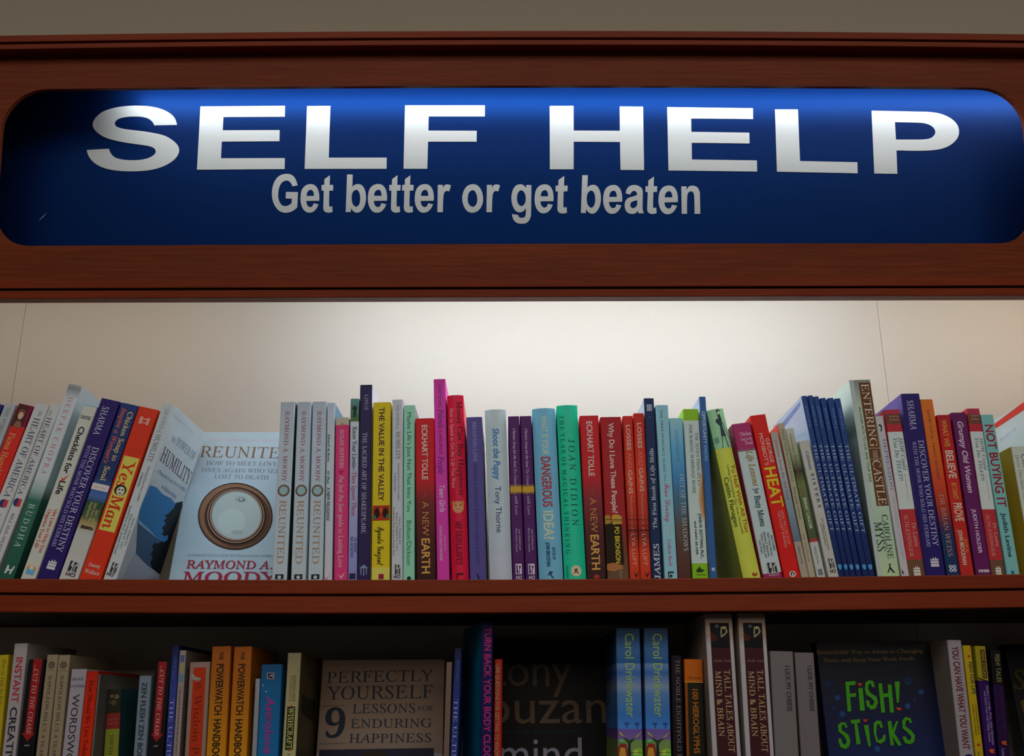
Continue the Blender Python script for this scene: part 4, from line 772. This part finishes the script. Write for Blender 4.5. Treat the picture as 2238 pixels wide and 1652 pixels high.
C(L2,(1050,655),(1278,655),998,1235,[(650,'103450'),(900,'104468'),(1652,'104c78')],[('r',.3,.64,745,815,'786c78'),('r',.34,.6,752,808,'0c1420'),('p',[(.36,802),(.44,775),(.56,756),(.58,800),(.5,780)],'786c78'),('e',.12,882,.03,7,'7090a0'),('e',.3,950,.035,8,'7090a0'),('t','Astrolove',1000,1625,.52,.38,'74245c','a')],'blue paperback with pink lettering and tiny stars on the lower shelf',it='L')
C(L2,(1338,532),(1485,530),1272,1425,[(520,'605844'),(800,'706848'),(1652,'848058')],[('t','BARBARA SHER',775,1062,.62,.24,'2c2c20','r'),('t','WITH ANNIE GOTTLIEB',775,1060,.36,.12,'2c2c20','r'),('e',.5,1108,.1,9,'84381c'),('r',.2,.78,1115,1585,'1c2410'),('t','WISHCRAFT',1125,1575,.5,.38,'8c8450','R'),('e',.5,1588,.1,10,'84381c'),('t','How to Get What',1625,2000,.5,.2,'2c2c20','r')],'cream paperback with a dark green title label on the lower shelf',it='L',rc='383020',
  cops=[('Q','R',[(1492,975),(1560,1020),(1640,1050),(1625,1275),(1550,1240),(1482,1180)],'181810')])
FB(L3,(122,642),(1450,610),.105,6,[(600,'5a4a3c'),(1400,'5a4c40'),(1652,'646064')],  # cover colour lighter at the foot, light painted in
  [('q','R','PERFECTLY',170,858,1325,832,120,'141c24','r'),('q','R','YOURSELF',165,1040,1320,1020,140,'141c24','r'),('q','R','LESSONS',450,1188,1130,1180,100,'141c24','r'),('q','R','FOR',1160,1158,1325,1156,50,'141c24','r'),('q','R','ENDURING',430,1348,1310,1338,95,'141c24','r'),('q','R','HAPPINESS',412,1508,1305,1500,95,'141c24','r'),('q','R','\U0001D7D7',140,1450,360,1450,310,'12161e','s'),
   ('Q','R',[(100,1108),(370,1098),(370,1101),(100,1112)],'342c24'),('Q','R',[(88,1518),(370,1512),(370,1515),(88,1522)],'342c24'),('Q','R',[(90,1585),(1335,1565),(1335,1900),(60,1900)],'141420'),('E','R',700,1700,110,95,'6c4c34'),('E','R',690,1650,130,60,'1c140c')],
  'face-out beige book with large spaced capitals and a big numeral nine',th=.02)
C(L3,(1468,660),(1540,600),1440,1500,'54443c',[],'narrow beige paperback with a ragged top beside the face-out beige book',D=.095)
C(L3,(1555,480),(1640,480),1510,1590,[(440,'0e1228'),(900,'1c2454'),(1652,'20285c')],ST(480),'slim dark blue paperback beside the face-out beige book',it='L',D=.095)  # top darkened in the colour for the shade under the shelf
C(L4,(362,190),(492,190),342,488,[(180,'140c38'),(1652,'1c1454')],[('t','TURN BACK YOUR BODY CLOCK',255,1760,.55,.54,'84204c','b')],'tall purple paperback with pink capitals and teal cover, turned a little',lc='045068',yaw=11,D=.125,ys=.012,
  cops=[('q','L','0.57000',165,1565,265,1548,20,'5c8078','s')][:0])
C(L4,(500,598),(590,600),490,575,[(590,'74180c'),(1652,'841c10')],[('t','1,000 QUESTIONS FOR GETTING TO KNOW ANYBODY',650,1950,.4,.5,'706048','b')],'thin red paperback in front of the black face-out book',it='L',D=.12)
FB(L4,(180,395),(1850,372),.158,2,'08080a',
  [('Q','R',[(180,405),(1790,380),(1795,520),(180,540)],'0a140e'),('q','R','tony',470,890,1335,890,350,'44382c','s'),('q','R','buzan',430,1298,1722,1290,370,'4a3e32','s'),('q','R','10 Million Copy Bestselling Author',480,1400,1422,1398,36,'0c2a28','s'),('q','R','mind',560,1790,1455,1790,340,'686470','s')],
  'face-out black book with very large grey lowercase lettering',th=.018)
ALL[-1]['ops']=[o for o in ALL[-1]['ops']]
CD_=[(250,'1c3450'),(500,'28486c'),(640,'1c406c'),(655,'4c6484'),(750,'284a7c'),(900,'5c6c84'),(980,'3c5c84'),(1200,'285488'),(1350,'30609c'),(1365,'4c3c74'),(1470,'584474'),(1480,'506c38'),(1652,'606c38')]  # printed sky and ground, the top darkened with painted shelf shade
def DR(): return [('t','Carol Drinkwater',322,1225,.55,.36,'70883c','s')]+[('r',.36,.39,1300,1352,'10204c'),('r',.78,.81,1300,1352,'10204c')]+[('p',[(.375,1300),(.375+.13*math.cos(a),1298+24*math.sin(a)),(.375+.11*math.cos(a+.3),1298+18*math.sin(a+.3))],'14245c') for a in (0,.9,2.2,3.1,4.0,5.2)]+[('p',[(.795,1300),(.795+.13*math.cos(a),1298+24*math.sin(a)),(.795+.11*math.cos(a+.3),1298+18*math.sin(a+.3))],'14245c') for a in (0,.9,2.2,3.1,4.0,5.2)]+[
  ('p',[(.05,1380),(.2,1420),(.3,1455),(.1,1420)],'888c3c'),('p',[(.98,1385),(.8,1440),(.6,1470),(.85,1410)],'78843c'),('p',[(.4,1652),(.42,1500),(.5,1490),(.52,1652)],'141c20'),('p',[(.42,1510),(.2,1440),(.45,1480),(.75,1450),(.52,1510)],'202c20'),
  ('p',[(0,1560),(.1,1520),(.34,1520),(.4,1600),(.4,1652),(.34,1652),(.3,1560),(.1,1550),(.04,1652),(0,1652)],'6c1c1c'),('p',[(.04,1652),(.1,1560),(.28,1560),(.32,1652)],'946c24'),('p',[(.55,1600),(.8,1560),(.98,1580),(.98,1652),(.6,1652)],'5c8c30'),('e',.72,1610,.1,22,'9c9c34'),('e',.15,1490,.1,20,'4c8458'),('p',[(.5,1610),(.95,1606),(.95,1612),(.5,1616)],'202c20')]
C(L5,(132,262),(388,262),145,432,CD_,DR(),'blue paperback with a painted tree at the foot, left one of the pair',it='L',group='identical blue paperbacks with a painted tree')
C(L5,(434,262),(692,260),452,740,CD_,DR(),'blue paperback with a painted tree at the foot, right one of the pair',it='L',group='identical blue paperbacks with a painted tree')
C(L5,(725,560),(850,560),752,870,'100a10',[('t','THE NOBLE EIGHTFOLD PATH',602,1850,.58,.36,'605850','r')],'near-black paperback with thin capitals right of the blue pair')
C(L5,(872,602),(1072,598),895,1110,[(0,'8c4408'),(850,'14140c')],[('h','Granta',.22,.86,815,26,'28200c','s'),('r',.0,.98,845,853,'a47c1c'),('r',0,.14,853,1800,'6c3408'),('t','100 HIEROGLYPHS',925,1625,.55,.3,'804810','b')],'orange and black paperback left of the two tall white-bordered ones')
TT=lambda:[('r',.17,.86,205,1800,'2c1014'),('r',.17,.86,205,475,'0c0a0c'),('p',[(.17,300),(.42,360),(.38,400),(.17,400)],'34100c'),('e',.42,240,.07,18,'3c4458'),('p',[(.56,245),(.74,240),(.8,300),(.72,330),(.56,365),(.52,345),(.7,318),(.74,290),(.7,262),(.6,265),(.58,330),(.53,330)],'706850'),('e',.66,258,.06,14,'847c4c'),('h','Della Sala',.24,.84,628,24,'705848','i'),('t','TALL TALES ABOUT',715,1610,.68,.21,'8c7854','r'),('t','MIND & BRAIN',728,1440,.36,.2,'8c7854','r')]
TR_=[(90,'6c5c54'),(350,'746458'),(450,'848080'),(1652,'807c80')]  # white dims at the top, shelf shade put into the colour
C(L5,(1088,108),(1396,100),1182,1492,TR_,TT(),'tall white-bordered maroon paperback, left one of the pair on the lower shelf',it='L',group='identical tall white-bordered maroon paperbacks',ys=.002,lc='74685c')
C(L5,(1447,102),(1756,98),1546,1850,TR_,TT(),'tall white-bordered maroon paperback beside the light grey pair',it='L',group='identical tall white-bordered maroon paperbacks',ys=.002,lc='74685c')
CH=lambda:[('t','I LICK MY CHEESE',670,1165,.72,.2,'24242c','b'),('t','AND OTHER NOTES FROM THE FRONTLINE OF FLATSHARING',675,2500,.35,.2,'54545c','s')]
C(L6,(210,515),(465,510),268,532,'524e4c',CH(),'light grey paperback with two lines of small capitals, left one of the pair',group='identical light grey paperbacks',ys=.006)
C(L6,(478,530),(690,525),548,770,'504a4a',CH(),'light grey paperback with two lines of small capitals beside the face-out fish book',group='identical light grey paperbacks',ys=.012)
def lt(x0,x1,y0,y1,pts): return ('Q','R',[(x0+(x1-x0)*a/10,y0+(y1-y0)*b/10) for a,b in pts],'2c6c0c')
FS=[('Q','R',[(1030,845),(1140,838),(1140,880),(1072,885),(1078,975),(1145,968),(1146,1008),(1082,1012),(1095,1165),(1055,1170)],'2c6c0c'),
 ('Q','R',[(1170,915),(1218,912),(1242,1158),(1190,1162)],'2c6c0c'),('Q','R',[(1160,862),(1215,862),(1195,892),(1180,890)],'8c2c10'),
 ('Q','R',[(1350,905),(1318,905),(1310,870),(1285,868),(1275,920),(1300,965),(1370,1010),(1385,1070),(1360,1135),(1310,1150),(1262,1110),(1252,1050),(1285,1045),(1300,1100),(1330,1100),(1345,1060),(1310,1020),(1255,985),(1240,920),(1250,850),(1290,828),(1335,840)],'2c6c0c'),
 ('Q','R',[(1388,865),(1425,862),(1440,975),(1495,970),(1490,875),(1530,878),(1558,1178),(1515,1182),(1500,1010),(1445,1015),(1462,1178),(1420,1182)],'2c6c0c'),
 ('Q','R',[(1565,845),(1620,840),(1612,1070),(1588,1075)],'2c6c0c'),('Q','R',[(1575,1128),(1630,1125),(1635,1158),(1600,1155)],'8c2c10'),
 ('Q','R',[(1055,1345),(1025,1345),(1018,1310),(990,1320),(990,1370),(1060,1420),(1085,1480),(1070,1550),(1030,1578),(980,1560),(952,1500),(955,1465),(985,1462),(1000,1520),(1030,1530),(1045,1490),(1010,1430),(955,1390),(948,1320),(980,1285),(1035,1290)],'2c6c0c'),
 ('Q','R',[(1085,1262),(1188,1252),(1190,1290),(1158,1295),(1195,1520),(1150,1528),(1125,1300),(1092,1302)],'2c6c0c'),
 ('Q','R',[(1228,1318),(1280,1315),(1305,1545),(1280,1548)],'2c6c0c'),('Q','R',[(1218,1255),(1272,1252),(1252,1285),(1232,1280)],'8c2c10'),
 ('Q','R',[(1440,1345),(1405,1345),(1400,1305),(1370,1315),(1365,1420),(1385,1480),(1430,1465),(1440,1420),(1468,1425),(1460,1490),(1410,1520),(1365,1500),(1335,1400),(1335,1300),(1365,1268),(1415,1270)],'2c6c0c'),
 ('Q','R',[(1485,1275),(1530,1272),(1540,1370),(1580,1275),(1605,1275),(1560,1400),(1640,1530),(1605,1545),(1540,1440),(1558,1535),(1520,1540)],'2c6c0c'),
 ('Q','R',[(1755,1290),(1725,1295),(1715,1260),(1685,1270),(1680,1330),(1745,1375),(1785,1430),(1775,1500),(1735,1525),(1680,1515),(1650,1460),(1655,1440),(1685,1440),(1705,1480),(1735,1478),(1745,1440),(1700,1395),(1650,1350),(1645,1270),(1680,1228),(1735,1240)],'2c6c0c')]
BUB=[('E','R',x,y,r,r,c) for x,y,r,c in ((845,865,42,'0c1a2c'),(945,1020,30,'142c50'),(998,1195,32,'142c50'),(1710,840,46,'0c1c34'),(1855,955,30,'142c50'),(1708,1110,30,'163054'),(1378,1575,34,'163054'),(818,1028,14,'10203c'),(900,1125,18,'10203c'),(1780,1045,20,'0e1c38'),(1840,1195,14,'10203c'),(865,1200,10,'10203c'),(1815,1575,14,'10203c'))]
FB(L6,(706,432),(1975,410),.052,5,[(400,'05060a'),(900,'070a18'),(1652,'0a1436')],
  [('q','R','Remarkable Way to Adapt to Changing',722,545,1880,528,40,'54482c','R'),('q','R','Times and Keep Your Work Fresh',790,632,1788,612,40,'54482c','R')]+BUB+FS,
  'face-out dark blue book with green cartoon capitals and bubbles',it='L',th=.02)
C(L7,(845,395),(1000,388),985,1146,'70686c',[('t','YOU CAN HAVE WHAT YOU WANT',460,1580,.5,.46,'44141c','b'),('e',.6,1665,.3,34,'1c1440')],'whitish paperback with maroon capitals right of the face-out fish book',lc='6c6058',
  cops=[('q','L','A SELF HELP GUIDE',700,690,830,640,26,'241c1c','b'),('q','L','FOR EVERY DAY',705,745,820,705,20,'2c2020','b')][:0])
C(L7,(1015,455),(1108,445),1155,1252,'84700c',[('e',.6,568,.18,14,'84240c'),('t','FISH! FOR LIFE',628,980,.68,.42,'243428','b'),('t','A Remarkable Way to',1085,1420,.72,.2,'44380c','R'),('t','Achieve Your Dreams',1085,1425,.4,.2,'44380c','R'),('e',.5,1530,.2,16,'842c0c'),('t','New',1600,1652,.4,.3,'44380c','i')],'thin yellow paperback with a tiny orange fish on the lower shelf')
C(L7,(1135,460),(1275,452),1265,1392,[(0,'6c6410'),(840,'20083c')],[('r',.45,.85,495,805,'281410'),('t','FISH! STICKS',510,795,.65,.24,'7c5c24','b'),('p',[(0,815),(.3,822),(1,858),(1,840),(0,800)],'0c0410'),('t','Stephen C. Lundin, Ph.D., John Christensen',885,1530,.78,.2,'706080','R'),('t','and Harry Paul with Philip Strand',945,1500,.5,.2,'706080','R'),('p',[(.3,1590),(.5,1575),(.85,1580),(.7,1600),(.85,1620),(.5,1620)],'94400c')],'paperback with a yellow top and dark purple foot near the right edge')
C(L7,(1300,500),(1440,500),1408,1530,[(0,'080408'),(880,'180628')],[('t','FISH! TALES',545,850,.58,.4,'54502c','b'),('t','Real-Life Stories to Help You',905,1440,.7,.16,'302038','s'),('p',[(.3,1500),(.5,1485),(.8,1490),(.7,1512),(.85,1530),(.4,1530)],'84380c'),('t','Lundin',1570,1700,.4,.26,'706080','R')],'black and purple paperback with a dim yellow title near the right edge')
FB(L7,(1470,470),(2500,440),.10,6,'060508',[('q','R','Success',1575,920,2400,920,200,'302808','I'),('Q','R',[(1640,1060),(1682,1030),(1682,1200)],'3c3008'),('E','R',1560,1555,60,10,'242028')],'face-out black book with dim gold script at the right edge',th=.02)
prepare(strings())
for d in ALL: plan(d)
for lv in (True,False): settle([d for d in ALL if not d['face'] and d['up']==lv])
for d in ALL: build(d)
